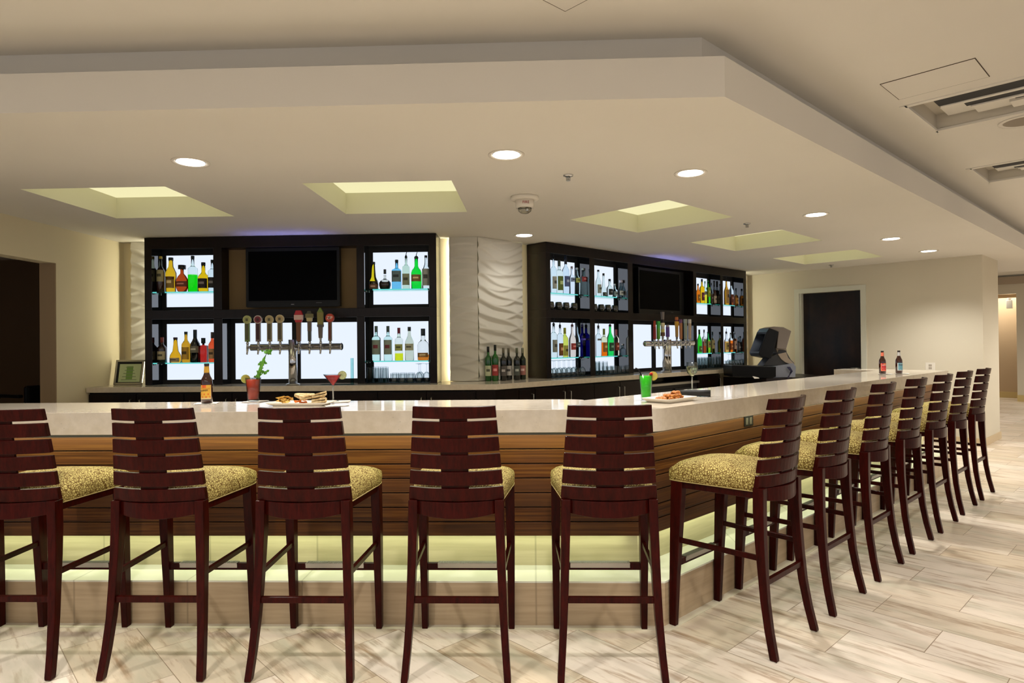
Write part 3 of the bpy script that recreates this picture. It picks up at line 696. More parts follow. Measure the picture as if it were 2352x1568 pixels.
# ================================================================ BEER TOWERS
def tower(label, loc, rz, x0, x1, xc, zc, zbar, taps, cols):
    t = thing('beer_tower', label, 'beer tap tower', loc, rz)
    b = MB()
    for x in xc: b.lathe([(.044,.0),(.044,zc-KZ)], 24, (x,0,0))
    b.build('column', MAT['chrome'], t)
    b = MB(); b.lathe([(.07,0),(.07,.012),(.05,.02)], 24, (xc[0],0,0)); b.build('flange', MAT['steel'], t)
    z = zbar-KZ
    b = MB(); ring = lambda x, r: [(x, r*math.cos(2*PI*i/24), z+r*math.sin(2*PI*i/24)) for i in range(24)]
    b.loft([ring(x0-.012,.02), ring(x0-.004,.032), ring(x0,.036), ring(x1,.036), ring(x1+.004,.04), ring(x1+.012,.03)]); b.build('cross_pipe', MAT['chrome'], t)
    for x, h in zip(taps, cols):
        b = MB(); b.tube([(x,-.03,z),(x,-.075,z)], .014, 12); b.tube([(x,-.075,z+.035),(x,-.078,z)], .011, 10); b.tube([(x,-.078,z),(x,-.082,z-.045),(x,-.09,z-.07)], [.012,.01,.008], 10); b.lathe([(.012,.035),(.015,.04),(.009,.06)], 12, (x,-.075,z)); fa = b.build('faucet', MAT['chrome'], t)
        h(fa, x, z+.058)
    return t
def m_(rgb, r=.45): return plain('c_%d_%d_%d' % rgb, rgb, r)
def badge(col, rim, stick, top, w=.046, r=.042, lab='', txt=None, txtcol=(240,230,220)):
    def f(fa, x, z):
        b = MB(); y = -.078
        b.loft([[(x-w/2,y-.011,z),(x+w/2,y-.011,z),(x+w/2,y+.011,z),(x-w/2,y+.011,z)],[(x-w/2,y-.011,z+top-r),(x+w/2,y-.011,z+top-r),(x+w/2,y+.011,z+top-r),(x-w/2,y+.011,z+top-r)]], 0, False)
        b.box(x-w/2+.008,x+w/2-.008,y-.0125,y-.011,z+.02,z+top-2*r, 3)
        zc = z+top-r; cir = lambda rr, yy: [(x+rr*math.cos(2*PI*i/24), yy, zc+rr*math.sin(2*PI*i/24)) for i in range(24)]
        b.loft([cir(r,y+.01),cir(r,y-.012)], 1, True); b.loft([cir(r*.8,y-.0115),cir(r*.8,y-.0135)], 2, False)
        b.box(x-r*.3,x+r*.3,y-.0145,y-.0134,zc-r*.35,zc+r*.3, 3)
        o = b.build('tap_handle', [m_(stick), m_(rim), m_(col), m_(tuple(int(v*.5) for v in col))], fa); o['label'] = lab
        if txt: text('lettering', txt, r*.95, m_(txtcol), fa, (x, y-.0146, zc), (PI/2,0,0))
    return f
def block(segs, lab='', txt=None, tz=0, tw=.03):
    # segs: (z0,z1,w0,w1,colour)
    def f(fa, x, z):
        b = MB(); cols = []; y = -.078
        for z0, z1, w0, w1, c in segs:
            if c not in cols: cols.append(c)
            q = lambda w, zz: [(x-w/2,y-.014,z+zz),(x+w/2,y-.014,z+zz),(x+w/2,y+.014,z+zz),(x-w/2,y+.014,z+zz)]
            b.loft([q(w0,z0), q(w1,z1)], cols.index(c), False)
        o = b.build('tap_handle', [m_(c) for c in cols], fa, .002); o['label'] = lab
        if txt: text('lettering', txt, tw, m_((240,235,225)), fa, (x, y-.0148, z+tz), (PI/2,0,0))
    return f
TL = [badge((176,178,110),(190,196,130),(110,132,60),.265,lab='green tap handle with a round green badge'),
      badge((124,34,48),(205,190,180),(120,104,100),.265,lab='maroon tap handle with a round badge'),
      badge((176,158,112),(196,180,136),(150,136,100),.265,lab='tan tap handle with a round badge, left of the pair'),
      badge((184,160,112),(200,186,146),(152,142,108),.27,lab='tan tap handle with a round badge, right of the pair'),
      block([(0,.19,.040,.046,(110,70,36)),(.19,.215,.06,.075,(190,40,44)),(.215,.265,.088,.09,(215,180,170)),(.265,.31,.086,.05,(176,26,40))], 'barrel-brown tap handle with a red and white shield top'),
      block([(0,.10,.030,.032,(70,72,66)),(.10,.20,.036,.038,(104,86,70)),(.20,.235,.05,.06,(196,182,130)),(.235,.275,.078,.078,(112,106,66)),(.275,.305,.06,.03,(64,60,44))], 'dark tap handle with a squared olive top'),
      block([(.03,.14,.034,.044,(104,92,86)),(.14,.165,.06,.066,(90,84,80)),(.165,.29,.056,.062,(134,126,60)),(.29,.335,.062,.006,(110,130,50)),(0,.03,.012,.02,(150,150,150))], 'tallest tap handle, with a pointed olive block top'),
      badge((204,72,40),(170,60,40),(104,92,70),.275,w=.034,r=.044,lab='orange tap handle with white lettering',txt='ZIP')]
xs = [-2.886,-2.776,-2.661,-2.555,-2.366,-2.257,-2.147,-2.051]
tower('chrome beer tower with eight taps on the left back counter', (-2.457,6.45,KZ), 0, -.43, .50, [0], 1.525, 1.45, [x*1.012+2.457+.03 for x in xs], TL)
TR = [block([(0,.16,.040,.026,(150,34,40)),(.16,.24,.026,.006,(196,74,52))], 'red tap handle with a pointed top'),
      block([(0,.14,.044,.05,(84,160,40)),(.14,.235,.05,.044,(60,176,70))], 'bright green tap handle'),
      block([(.04,.09,.07,.062,(92,56,30)),(.09,.13,.05,.056,(214,204,120)),(.13,.17,.05,.05,(200,196,190)),(.17,.215,.06,.06,(226,214,180)),(.215,.26,.045,.03,(40,30,34)),(.26,.36,.034,.055,(120,112,110)),(0,.04,.016,.02,(170,170,170))], 'tall stacked tap handle with a grey claw top'),
      block([(.03,.16,.055,.05,(90,58,150)),(.16,.19,.05,.03,(170,160,180)),(0,.03,.014,.02,(170,170,170))], 'purple tap handle'),
      block([(.03,.17,.032,.044,(184,142,60)),(.17,.24,.052,.066,(206,158,36)),(.24,.262,.03,.034,(120,40,50)),(.262,.30,.05,.036,(190,110,60)),(0,.03,.012,.016,(120,120,120))], 'gold tap handle with an orange knob'),
      block([(0,.22,.036,.044,(176,116,72)),(.22,.27,.05,.04,(110,70,120))], 'copper tap handle with a purple top'),
      block([(0,.22,.034,.044,(150,160,140)),(.22,.275,.05,.05,(170,180,170))], 'grey-green tap handle'),
      block([(0,.22,.032,.044,(190,166,140)),(.22,.275,.05,.046,(210,206,200))], 'cream tap handle with a pale top')]
c = vst(2.165,-.14)
tower('chrome beer tower with eight taps on the right back counter', (c[0],c[1],KZ), R45, -.47, .68, [0,.06], 1.50, 1.447, [s*1.0-2.165 for s in (1.80,1.885,1.985,2.10,2.32,2.42,2.535,2.645)], TR)
# ================================================================ BOTTLES
PR = {
 'std': [(.92,0),(1,.015),(1,.55),(.96,.60),(.7,.66),(.40,.72),(.34,.78),(.34,.93)],
 'shoulder': [(.95,0),(1,.01),(1,.62),(.95,.66),(.6,.70),(.34,.73),(.32,.92)],
 'tall': [(.92,0),(1,.015),(1,.50),(.9,.58),(.6,.66),(.38,.74),(.32,.84),(.32,.94)],
 'wine': [(.9,0),(1,.02),(1,.60),(.95,.66),(.6,.72),(.36,.76),(.34,.97)],
 'squat': [(.9,0),(1,.02),(1,.48),(.85,.56),(.5,.62),(.36,.68),(.34,.9)],
 'cone': [(1,0),(1,.2),(.92,.3),(.5,.46),(.42,.62),(.36,.74),(.32,.92)],
 'friar': [(.8,0),(.86,.03),(.86,.36),(1,.44),(.96,.56),(.7,.66),(.45,.74),(.40,.84),(.38,.92)],
 'round': [(.35,0),(.7,.04),(.95,.2),(1,.32),(.92,.46),(.6,.6),(.3,.68),(.26,.72),(.26,.85)],
 'bowl': [(.6,0),(.85,.05),(1,.22),(.98,.34),(.7,.46),(.25,.52),(.2,.6),(.2,.72)],
 'box': [(.95,0),(1,.01),(1,.66),(.9,.69),(.3,.70),(.3,.78)],
 'beer': [(.92,0),(1,.015),(1,.52),(.93,.60),(.62,.69),(.46,.76),(.41,.90),(.40,.97)],
}
def gl(rgb): return glass('bottle_glass_%d_%d_%d' % rgb, rgb, .02, 1.33)
def opq(rgb): return plain('bottle_dark_%d_%d_%d' % rgb, rgb, .12, coat=.5)
def bottle(label, P, h, r, kind='std', low=(240,250,250), up=None, fill=1.0, cap=(20,20,24), lab=None, lz=(.12,.45), pour=False, group=None, sq=False, rz=0, txt=None, name='liquor_bottle', band=None, cat='bottle', caph=None):
    t = thing(name, label, cat, tuple(P), rz, group)
    pr = [(a*r, z*h) for a, z in PR[kind]]; n = 28
    dark = sum(low) < 150
    mats = [opq(low) if dark else gl(low), gl(up or (240,250,250)) if not (dark and up is None) else opq(low)]
    # split at the fill line
    f = fill*h; out = []; mis = []
    for k in range(len(pr)-1):
        (r0,z0),(r1,z1) = pr[k], pr[k+1]; out.append((r0,z0))
        if z0 < f < z1:
            rm = r0+(r1-r0)*(f-z0)/(z1-z0); out.append((rm,f)); mis += [0,1]
        else: mis.append(0 if z1 <= f+1e-6 else 1)
    out.append(pr[-1])
    b = MB()
    if sq or kind == 'box':
        def ring(rr, z): 
            k = .8; pts = []
            for i in range(n):
                a = 2*PI*i/n; c_, s_ = math.cos(a), math.sin(a); m = (abs(c_)**5+abs(s_)**5)**(-1/5) if rr > r*.6 else 1
                pts.append((rr*c_*m, rr*s_*m, z))
            return pts
        rings = [ring(*q) for q in out]
        base = len(b.v); b.v += [p for q in rings for p in q]
        for k in range(len(rings)-1):
            for i in range(n): j = (i+1)%n; b.f.append([k*n+i,k*n+j,(k+1)*n+j,(k+1)*n+i]); b.m.append(mis[k]); b.sm.append(True)
        b.f.append(list(range(n))[::-1]); b.m.append(mis[0]); b.sm.append(False); b.f.append([(len(rings)-1)*n+i for i in range(n)]); b.m.append(mis[-1]); b.sm.append(False)
    else: b.lathe(out, n, mis=mis, sy=.62 if kind == 'round' else 1)
    b.build('glass_body', mats, t)
    rn, zn = pr[-1]
    if cap:
        b = MB(); ch = caph*h if caph else max(.01, h-zn)
        if kind in ('round','box'): b.lathe([(r*.55,0),(r*.55,h-zn)], 16, (0,0,zn))
        elif pour: b.lathe([(rn*.9,0),(rn*1.3,.01),(rn*.8,.03)], 12, (0,0,zn-.004)); b.tube([(0,0,zn+.02),(.002,0,zn+.045),(.012,0,zn+.075)], [.005,.004,.003], 8)
        else: b.lathe([(rn*1.15,0),(rn*1.15,ch),(rn*1.05,ch+.002)], 16, (0,0,h-ch))
        b.build('pourer' if pour else 'cap', m_(cap, .35), t)
    if lab:
        b = MB(); R_ = r*(1.008 if kind != 'friar' else .88); a0, a1 = -PI*.5-1.15, -PI*.5+1.15; vs = []; N = 14
        if kind == 'cone': lz = (.03,.19)
        for z in (lz[0]*h, lz[1]*h):
            for i in range(N+1):
                a = a0+(a1-a0)*i/N; c_, s_ = math.cos(a), math.sin(a); k = (abs(c_)**5+abs(s_)**5)**(-1/5) if (sq or kind == 'box') else 1
                vs.append((R_*k*c_, R_*k*s_*(.62 if kind == 'round' else 1), z))
        b.add(vs, [(i,i+1,N+2+i,N+1+i) for i in range(N)], 0, True)
        m2 = tuple(int(v*.45) for v in lab) if sum(lab) > 380 else tuple(min(255, v+110) for v in lab)
        zc0 = lz[0]*h+(lz[1]-lz[0])*h*.42; zc1 = lz[0]*h+(lz[1]-lz[0])*h*.66; vs = []
        for z in (zc0, zc1):
            for i in range(N+1):
                a = -PI*.5-.55+1.1*i/N; c_, s_ = math.cos(a), math.sin(a); k = (abs(c_)**5+abs(s_)**5)**(-1/5) if (sq or kind == 'box') else 1
                vs.append((R_*1.012*k*c_, R_*1.012*k*s_*(.62 if kind == 'round' else 1), z))
        if not txt: b.add(vs, [(i,i+1,N+2+i,N+1+i) for i in range(N)], 1, True)
        lo = b.build('paper_label', [m_(lab, .6), m_(band or m2, .6)], t)
    return t
FACE = {'L': 0, 'R': R45}
def shelf_bottle(unit, bay, px, ptop, wpx, z, label, t=.095, **k):
    P = aty(px, ptop, UY+t) if unit == 'L' else plR(px, ptop, t)
    d = (P-Vector((0,0,EYE))).dot(FW); r = wpx/2*d/F
    k.setdefault('rz', FACE[unit])
    bottle(label, (P.x, P.y, z+.0005), max(.08, P.z-z), r, group=bay, **k)
ZU_, ZL_ = 2.045, 1.297
g1 = 'bottles on the glass shelves of the left cabinet'; g2 = 'bottles on the glass shelves of the right cabinet'
W_ = 'upper left shelf, left cabinet'
for px, pt, w, lb, k in [
 (369,589,18,'dark brown liqueur bottle with cream label, leftmost on the '+W_, dict(low=(50,14,10), up=(200,210,180), fill=.66, cap=(190,170,60), lab=(176,168,120), lz=(.3,.62))),
 (392.5,592,24,'golden friar-shaped liqueur bottle on the '+W_, dict(kind='friar', low=(222,176,30), cap=(20,30,28), lab=(150,120,50))),
 (418,609,30,'round flat amber cognac decanter with wide stopper on the '+W_, dict(kind='round', low=(176,70,24), cap=(24,24,26), lab=(120,50,30), lz=(.2,.4))),
 (442.5,588,21,'half-full bright green melon liqueur bottle on the '+W_, dict(kind='shoulder', low=(20,220,20), up=(225,240,238), fill=.48, cap=(16,36,40), pour=False, sq=False)),
 (467,603,24,'yellow whisky bottle with black label on the '+W_, dict(kind='squat', low=(232,190,20), cap=(14,26,36), lab=(30,20,18))),
 (487.5,597,19,'clear bottle with black label, rightmost on the '+W_, dict(kind='shoulder', low=(220,236,236), cap=(20,50,44), lab=(34,30,30)))]:
    shelf_bottle('L', g1, px, pt, w, ZU_, lb, **k)
W_ = 'lower left shelf, left cabinet'
for px, pt, w, lb, k in [
 (372,775,20,'dark bottle with red neck and cream label, leftmost on the '+W_, dict(low=(40,18,14), cap=(130,50,36), caph=.2, lab=(190,178,140))),
 (403,775,25,'cone-shaped red and yellow liqueur bottle on the '+W_, dict(kind='cone', low=(226,168,30), cap=(60,40,54), lab=(190,170,140))),
 (427,762,19,'golden liqueur bottle with dark cap on the '+W_, dict(kind='std', low=(206,152,36), cap=(24,44,44), lab=(206,160,50), lz=(.1,.5))),
 (448,757.5,22,'black cream liqueur bottle with long neck on the '+W_, dict(kind='tall', low=(12,18,20), cap=(20,40,50), caph=.25, lab=(120,116,96), lz=(.3,.5))),
 (467,776,17,'square red liqueur bottle with black stopper on the '+W_, dict(kind='box', low=(180,40,34), cap=(12,30,34))),
 (487.5,763,17,'orange and red aperitif bottle, rightmost on the '+W_, dict(kind='std', low=(220,80,40), cap=(90,80,76), caph=.2, lab=(206,160,110)))]:
    shelf_bottle('L', g1, px, pt, w, ZL_, lb, **k)
W_ = 'upper right shelf, left cabinet'
for px, pt, w, lb, k in [
 (858,602,21,'yellow-necked dark based liqueur bottle, leftmost on the '+W_, dict(kind='cone', low=(40,26,12), up=(230,206,30), fill=.3, cap=(30,40,44), lab=(120,80,60))),
 (884,619,27,'low bowl-shaped black liqueur decanter on the '+W_, dict(kind='bowl', low=(34,24,18), up=(210,215,205), fill=.34, cap=(50,56,60), caph=.22)),
 (911,597,21,'pale blue square gin bottle on the '+W_, dict(kind='shoulder', low=(110,196,232), cap=(16,40,48), lab=(110,136,140), lz=(.25,.62), sq=True)),
 (932.5,586,16,'slim pale green glass bottle with pourer on the '+W_, dict(kind='shoulder', low=(200,226,206), cap=(20,40,40), pour=True, lab=(150,160,130), sq=True)),
 (956,586,24,'bright green gin bottle with pourer on the '+W_, dict(kind='squat', low=(20,224,60), cap=(30,60,40), pour=True, lab=(150,120,70), lz=(.22,.42))),
 (978,587,18,'clear tequila bottle with grey label, rightmost on the '+W_, dict(kind='tall', low=(225,236,234), cap=(24,40,44), lab=(176,180,174), lz=(.1,.6)))]:
    shelf_bottle('L', g1, px, pt, w, ZU_, lb, **k)
W_ = 'lower right shelf, left cabinet'
for px, pt, w, lb, k in [
 (864,749,20,'grey-labelled clear rum bottle, left of the pair on the '+W_, dict(kind='shoulder', low=(205,240,230), cap=(80,100,96), caph=.17, lab=(140,156,140), lz=(.18,.6), band=(120,40,50))),
 (891,749,20,'grey-labelled clear rum bottle, right of the pair on the '+W_, dict(kind='shoulder', low=(210,240,234), cap=(70,90,90), caph=.17, lab=(146,160,146), lz=(.18,.6), band=(120,40,50))),
 (916,753,19,'clear bottle with red cap and yellow liquor on the '+W_, dict(kind='shoulder', low=(214,226,40), up=(230,238,230), fill=.22, cap=(126,34,60), caph=.17, lab=(180,190,110), lz=(.3,.5))),
 (940,751,21,'frosted white coconut rum bottle on the '+W_, dict(kind='tall', low=(206,214,196), cap=(44,56,60), caph=.12, lab=(196,200,170), lz=(.3,.5))),
 (971.5,755,26,'squat cognac bottle with amber liquor, rightmost on the '+W_, dict(kind='squat', low=(206,120,40), up=(236,240,236), fill=.18, cap=(40,56,70), caph=.22, lab=(170,130,80), lz=(.1,.24)))]:
    shelf_bottle('L', g1, px, pt, w, ZL_, lb, **k)
W_ = 'upper shelf, first right bay'
for px, pt, w, lb, k in [
 (1271,588,15,'clear vodka bottle with dark pourer, leftmost on the '+W_, dict(kind='shoulder', low=(220,238,240), cap=(20,30,40), pour=True, lab=(205,214,210))),
 (1284,598,19,'clear bottle with large green label on the '+W_, dict(kind='shoulder', low=(226,240,236), cap=(80,96,90), caph=.18, lab=(110,134,66), lz=(.1,.52))),
 (1299,590,17,'clear round-shouldered vodka bottle with blue label on the '+W_, dict(kind='wine', low=(214,232,242), cap=(14,32,60), caph=.2, lab=(90,110,170), lz=(.2,.48))),
 (1313,612,14,'short clear bottle with blue lettering on the '+W_, dict(kind='std', low=(228,238,244), cap=(150,140,150), lab=(150,170,210), lz=(.45,.6))),
 (1325,615,15,'clear bottle with yellow-green band on the '+W_, dict(kind='std', low=(200,226,226), cap=(190,210,225), lab=(186,200,110), lz=(.45,.62))),
 (1339,616,16,'clear bottle with red label, rightmost on the '+W_, dict(kind='std', low=(180,206,204), cap=(200,220,220), lab=(170,60,66), lz=(.5,.68)))]:
    shelf_bottle('R', g2, px, pt, w, ZU_, lb, **k)
W_ = 'lower shelf, first right bay'
for px, pt, w, lb, k in [
 (1271.5,740,16,'clear bottle with grey label, leftmost on the '+W_, dict(kind='shoulder', low=(225,238,236), cap=(30,40,46), pour=True, lab=(170,178,170), lz=(.15,.5))),
 (1286,744,15,'clear bottle with brown boxy label and pourer on the '+W_, dict(kind='shoulder', low=(224,236,238), cap=(30,32,40), pour=True, lab=(140,84,36), lz=(.05,.42))),
 (1297,753,16,'pale yellow wine bottle with yellow-green cap on the '+W_, dict(kind='wine', low=(206,216,90), cap=(160,166,30), caph=.2, lab=(190,190,90), lz=(.05,.4))),
 (1314,745,17,'clear bottle with red label and pourer on the '+W_, dict(kind='tall', low=(226,214,200), cap=(90,60,66), pour=True, lab=(176,60,60), lz=(.22,.42))),
 (1325,745,15,'clear bottle with dark label and pourer on the '+W_, dict(kind='tall', low=(190,215,225), cap=(30,50,60), pour=True, lab=(60,84,96), lz=(.3,.45))),
 (1337,744,17,'cobalt blue vodka bottle with pourer, rightmost on the '+W_, dict(kind='shoulder', low=(24,16,170), cap=(20,20,70), pour=True, lab=(60,50,190), lz=(.5,.56)))]:
    shelf_bottle('R', g2, px, pt, w, ZL_, lb, **k)
W_ = 'upper shelf, second right bay'
for px, pt, w, lb, k in [
 (1374,620,14,'tall clear tequila bottle with black cap, leftmost on the '+W_, dict(kind='tall', low=(222,236,232), cap=(20,30,36), lab=(190,200,190))),
 (1386,628,14,'clear tequila bottle with dark cap and dark label on the '+W_, dict(kind='cone', low=(222,236,232), cap=(20,30,36), lab=(60,70,60))),
 (1400,641,15,'short clear tequila bottle with oval black label on the '+W_, dict(kind='squat', low=(222,236,232), cap=(20,30,36), lab=(40,46,50))),
 (1412,652,13,'smallest clear tequila bottle on the '+W_, dict(kind='squat', low=(205,225,228), cap=(190,205,215), lab=(170,190,195))),
 (1426,643,16,'clear tequila bottle with round ball stopper, rightmost on the '+W_, dict(kind='round', low=(150,180,190), cap=(206,206,226), lab=(225,230,230), lz=(.15,.4)))]:
    shelf_bottle('R', g2, px, pt, w, ZU_, lb, **k)
W_ = 'lower shelf, second right bay'
for px, pt, w, lb, k in [
 (1374,746,14,'clear bottle with black lettering and pourer, leftmost on the '+W_, dict(kind='shoulder', low=(226,238,240), cap=(40,36,44), pour=True, lab=(150,154,160), lz=(.5,.56))),
 (1387,755,15,'orange liquor bottle with yellow-green neck on the '+W_, dict(kind='shoulder', low=(236,110,10), up=(220,228,190), fill=.5, cap=(120,140,30), caph=.22, lab=(170,120,50), lz=(.15,.5))),
 (1401,745,17,'bright green liqueur bottle with pourer on the '+W_, dict(kind='tall', low=(30,214,90), cap=(30,40,44), pour=True, lab=(40,100,70), lz=(.15,.42))),
 (1415,757,14,'clear bottle with brown-red label on the '+W_, dict(kind='wine', low=(236,226,200), cap=(160,90,100), caph=.22, lab=(140,50,34), lz=(.2,.5))),
 (1429,790,12,'small clear miniature bottle, rightmost on the '+W_, dict(kind='squat', low=(190,210,220), cap=(220,220,230)))]:
    shelf_bottle('R', g2, px, pt, w, ZL_, lb, **k)
W_ = 'upper shelf, fourth right bay'
for px, pt, w, lb, k in [
 (1603,652,10,'orange bottle with dark cap, leftmost on the '+W_, dict(low=(226,120,16), cap=(20,24,40), lab=(200,130,30))),
 (1612,641,12,'golden yellow liquor bottle with black cap on the '+W_, dict(kind='shoulder', low=(240,190,16), cap=(20,20,30), lab=(120,50,60))),
 (1619,646,9,'clear bottle with yellow liquor on the '+W_, dict(low=(226,214,40), up=(200,236,226), fill=.4, cap=(150,220,200), lab=(150,150,130), lz=(.4,.55))),
 (1626,644,11,'tall green absinthe bottle on the '+W_, dict(kind='shoulder', low=(50,190,40), cap=(20,110,50), lab=(150,180,20), lz=(.3,.7))),
 (1633,650,9,'clear-necked dark bottle right of the green one on the '+W_, dict(low=(60,44,34), up=(170,190,196), fill=.5, cap=(20,44,46), lab=(60,40,34))),
 (1640,645,11,'dark whiskey bottle with cream label, rightmost on the '+W_, dict(kind='squat', low=(60,28,20), up=(150,160,166), fill=.6, cap=(14,22,28), caph=.25, lab=(200,186,160), lz=(.06,.36)))]:
    shelf_bottle('R', g2, px, pt, w, ZU_, lb, t=.08, **k)
W_ = 'lower shelf, fourth right bay'
for px, pt, w, lb, k in [
 (1606,757,12,'bright green whiskey bottle with black label, leftmost on the '+W_, dict(kind='tall', low=(40,190,40), cap=(16,70,40), caph=.2, lab=(110,150,70), lz=(.05,.3))),
 (1617,757,9,'brown liquor bottle with grey cap on the '+W_, dict(kind='shoulder', low=(150,60,30), up=(226,226,226), fill=.5, cap=(80,74,84), lab=(196,176,160), lz=(.3,.6))),
 (1626,762,11,'green scotch bottle with cream label on the '+W_, dict(kind='tall', low=(120,190,30), up=(40,160,80), fill=.6, cap=(20,60,40), lab=(190,176,110), lz=(.25,.55))),
 (1636,762,11,'olive bottle with cream label, rightmost on the '+W_, dict(kind='squat', low=(150,140,40), up=(190,210,215), fill=.7, cap=(20,50,56), lab=(196,180,130), lz=(.2,.6)))]:
    shelf_bottle('R', g2, px, pt, w, ZL_, lb, t=.08, **k)
W_ = 'upper shelf, last right bay'
for px, pt, w, lb, k in [
 (1668,642,12,'tan labelled bourbon bottle with pourer, leftmost on the '+W_, dict(kind='tall', low=(196,140,30), cap=(30,30,40), pour=True, lab=(196,160,100), lz=(.08,.6))),
 (1679,645,11,'clear bottle with black cap and brown liquor on the '+W_, dict(low=(130,60,24), up=(214,226,228), fill=.35, cap=(20,18,30), caph=.2, lab=(110,50,30))),
 (1690,662,11,'squat amber bourbon bottle, rightmost on the '+W_, dict(kind='squat', low=(206,120,30), up=(200,210,215), fill=.6, cap=(20,40,46), lab=(196,140,50)))]:
    shelf_bottle('R', g2, px, pt, w, ZU_, lb, t=.08, **k)
W_ = 'lower shelf, last right bay'
for px, pt, w, lb, k in [
 (1668,760,11,'clear necked bottle with tan label, leftmost on the '+W_, dict(kind='squat', low=(206,160,80), up=(230,236,236), fill=.5, cap=(60,56,64), pour=True, lab=(206,186,110))),
 (1678,764,10,'orange liquor bottle with round shoulders on the '+W_, dict(kind='wine', low=(226,110,20), up=(220,230,230), fill=.6, cap=(190,200,206), lab=(190,100,40))),
 (1687,762,10,'brown bottle with pale pink label on the '+W_, dict(low=(150,70,26), up=(190,206,210), fill=.65, cap=(150,160,170), lab=(214,180,160), lz=(.15,.55))),
 (1696,772,9,'dark bottle nearly hidden at the right end of the '+W_, dict(low=(50,36,34), up=(160,180,186), fill=.6, cap=(120,140,150), lab=(90,90,96)))]:
    shelf_bottle('R', g2, px, pt, w, ZL_, lb, t=.08, **k)
# wine bottles on the counter in front of the wave panel
wl = ['green wine bottle with black cap and white label, farthest left', 'green wine bottle with a heart-shaped red and white label', 'black wine bottle with crescent label, third from the left',
      'black wine bottle with plain white label', 'black wine bottle with dark crescent label, fifth from the left', 'dark wine bottle with red and white label, farthest right']
wd = [((1121,796),(-.46,6.90),(16,84,24),(200,206,170),(20,24,20),.0), ((1137,792),(-.372,6.90),(14,90,20),(170,60,60),(14,24,16),.05), ((1156,799),(-.30,6.93),(12,14,12),(90,84,80),(110,104,84),0),
      ((1168,799),(-.21,7.04),(12,14,12),(206,202,196),(110,104,84),0), ((1187,799),(-.15,7.03),(10,14,10),(84,90,84),(106,110,84),0), ((1200,799),(-.06,7.14),(60,70,60),(170,110,100),(130,130,110),0)]
for l, ((px, py), (x, y), col, lc, cc, _) in zip(wl, wd):
    P = atpl(px, py, x, y, 0, 1); d = P.y
    bottle(l+' by the wave panel', (P.x, y, KZ), P.z-KZ, .036, 'wine', low=col, cap=cc, caph=.16, lab=lc, lz=(.15,.45), name='wine_bottle', group='wine bottles in front of the wave panel')
# ================================================================ GLASSWARE
def shell(prof_out, prof_in): return prof_out+prof_in[::-1]
def glass_mesh(kind):
    b = MB()
    if kind == 'wine': # upside down on the mat
        o = [(.030,0),(.037,.03),(.040,.055),(.034,.085),(.016,.105),(.005,.115),(.004,.185),(.012,.190),(.034,.194),(.034,.196),(.0005,.198)]
        i = [(.0285,.0),(.0355,.03),(.0385,.055),(.0325,.084),(.0145,.102),(.0005,.108)]
    elif kind == 'highball':
        o = [(.038,0),(.031,.155),(.031,.165),(.0005,.166)]; i = [(.0365,0),(.029,.15),(.0005,.152)]
    elif kind == 'tumbler':
        o = [(.041,0),(.037,.03),(.036,.095),(.034,.1),(.0005,.1)]; i = [(.039,0),(.035,.03),(.034,.088),(.0005,.088)]
    pr = i[::-1]+o
    b.lathe(pr, 20); me = b.build('g', MAT['clear']); m = me.data; bpy.data.objects.remove(me); return m
GM = {k: glass_mesh(k) for k in ('wine','highball','tumbler')}
def put_glasses(unit, kind, items, label, group):
    nm = {'wine':'wine_glass','highball':'highball_glass','tumbler':'tumbler_glass'}[kind]
    for s, t in items:
        P = (UX+s, UY+t) if unit == 'L' else vst(s, t)
        o = bpy.data.objects.new(nm, GM[kind]); C.objects.link(o); o.location = (P[0], P[1], KZ+.0065); tag(o, label, 'glass', group)
def bar_mat(unit, x0, x1, label):
    b = MB(); b.box(0,x1-x0,0,.20,0,.006)
    P = (UX+x0, UY-.03) if unit == 'L' else vst(x0, -.03)
    tag(b.build('bar_mat', MAT['blackm'], None, 0, (P[0],P[1],KZ), (0,0,FACE[unit])), label, 'mat', 'black bar mats under the glasses')
b0, b1 = Lb[4], Lb[5]
bar_mat('L', b0+.01, b1-.01, 'black bar mat under the glasses in the left cabinet, right bay')
put_glasses('L', 'highball', [(b0+.05,.02),(b0+.13,.02),(b0+.21,.02),(b0+.09,.11),(b0+.17,.11)], 'upturned tall highball glass at the left of the glasses in the left cabinet', 'highballs in the left cabinet')
put_glasses('L', 'tumbler', [(b0+.30,.01),(b0+.385,.01),(b0+.47,.01),(b0+.30,.1),(b0+.385,.1),(b0+.47,.1)], 'upturned low tumbler in the middle of the glasses in the left cabinet', 'tumblers in the left cabinet')
put_glasses('L', 'wine', [(b0+.56,.02),(b0+.635,.06),(b0+.56,.12)], 'upturned stemmed glass at the right of the glasses in the left cabinet', 'stemmed glasses in the left cabinet')
bar_mat('R', .08, .755, 'black bar mat in the first bay of the right cabinet')
put_glasses('R', 'wine', [(.125+k*.085,.02+.0*(k%2)) for k in range(7)]+[(.165+k*.085,.11) for k in range(6)], 'upturned wine glass in the first bay of the right cabinet', 'wine glasses in the first right bay')
bar_mat('R', .865, 1.525, 'black bar mat in the second bay of the right cabinet')
put_glasses('R', 'highball', [(.91,.02),(.99,.02),(1.07,.02),(.95,.11),(1.03,.11)], 'upturned highball glass in the second bay of the right cabinet', 'highballs in the second right bay')
put_glasses('R', 'tumbler', [(1.16+k*.085,.01) for k in range(5)]+[(1.16+k*.085,.1) for k in range(4)], 'upturned tumbler in the second bay of the right cabinet', 'tumblers in the second right bay')
bar_mat('R', 3.205, 3.89, 'black bar mat in the fourth bay of the right cabinet')
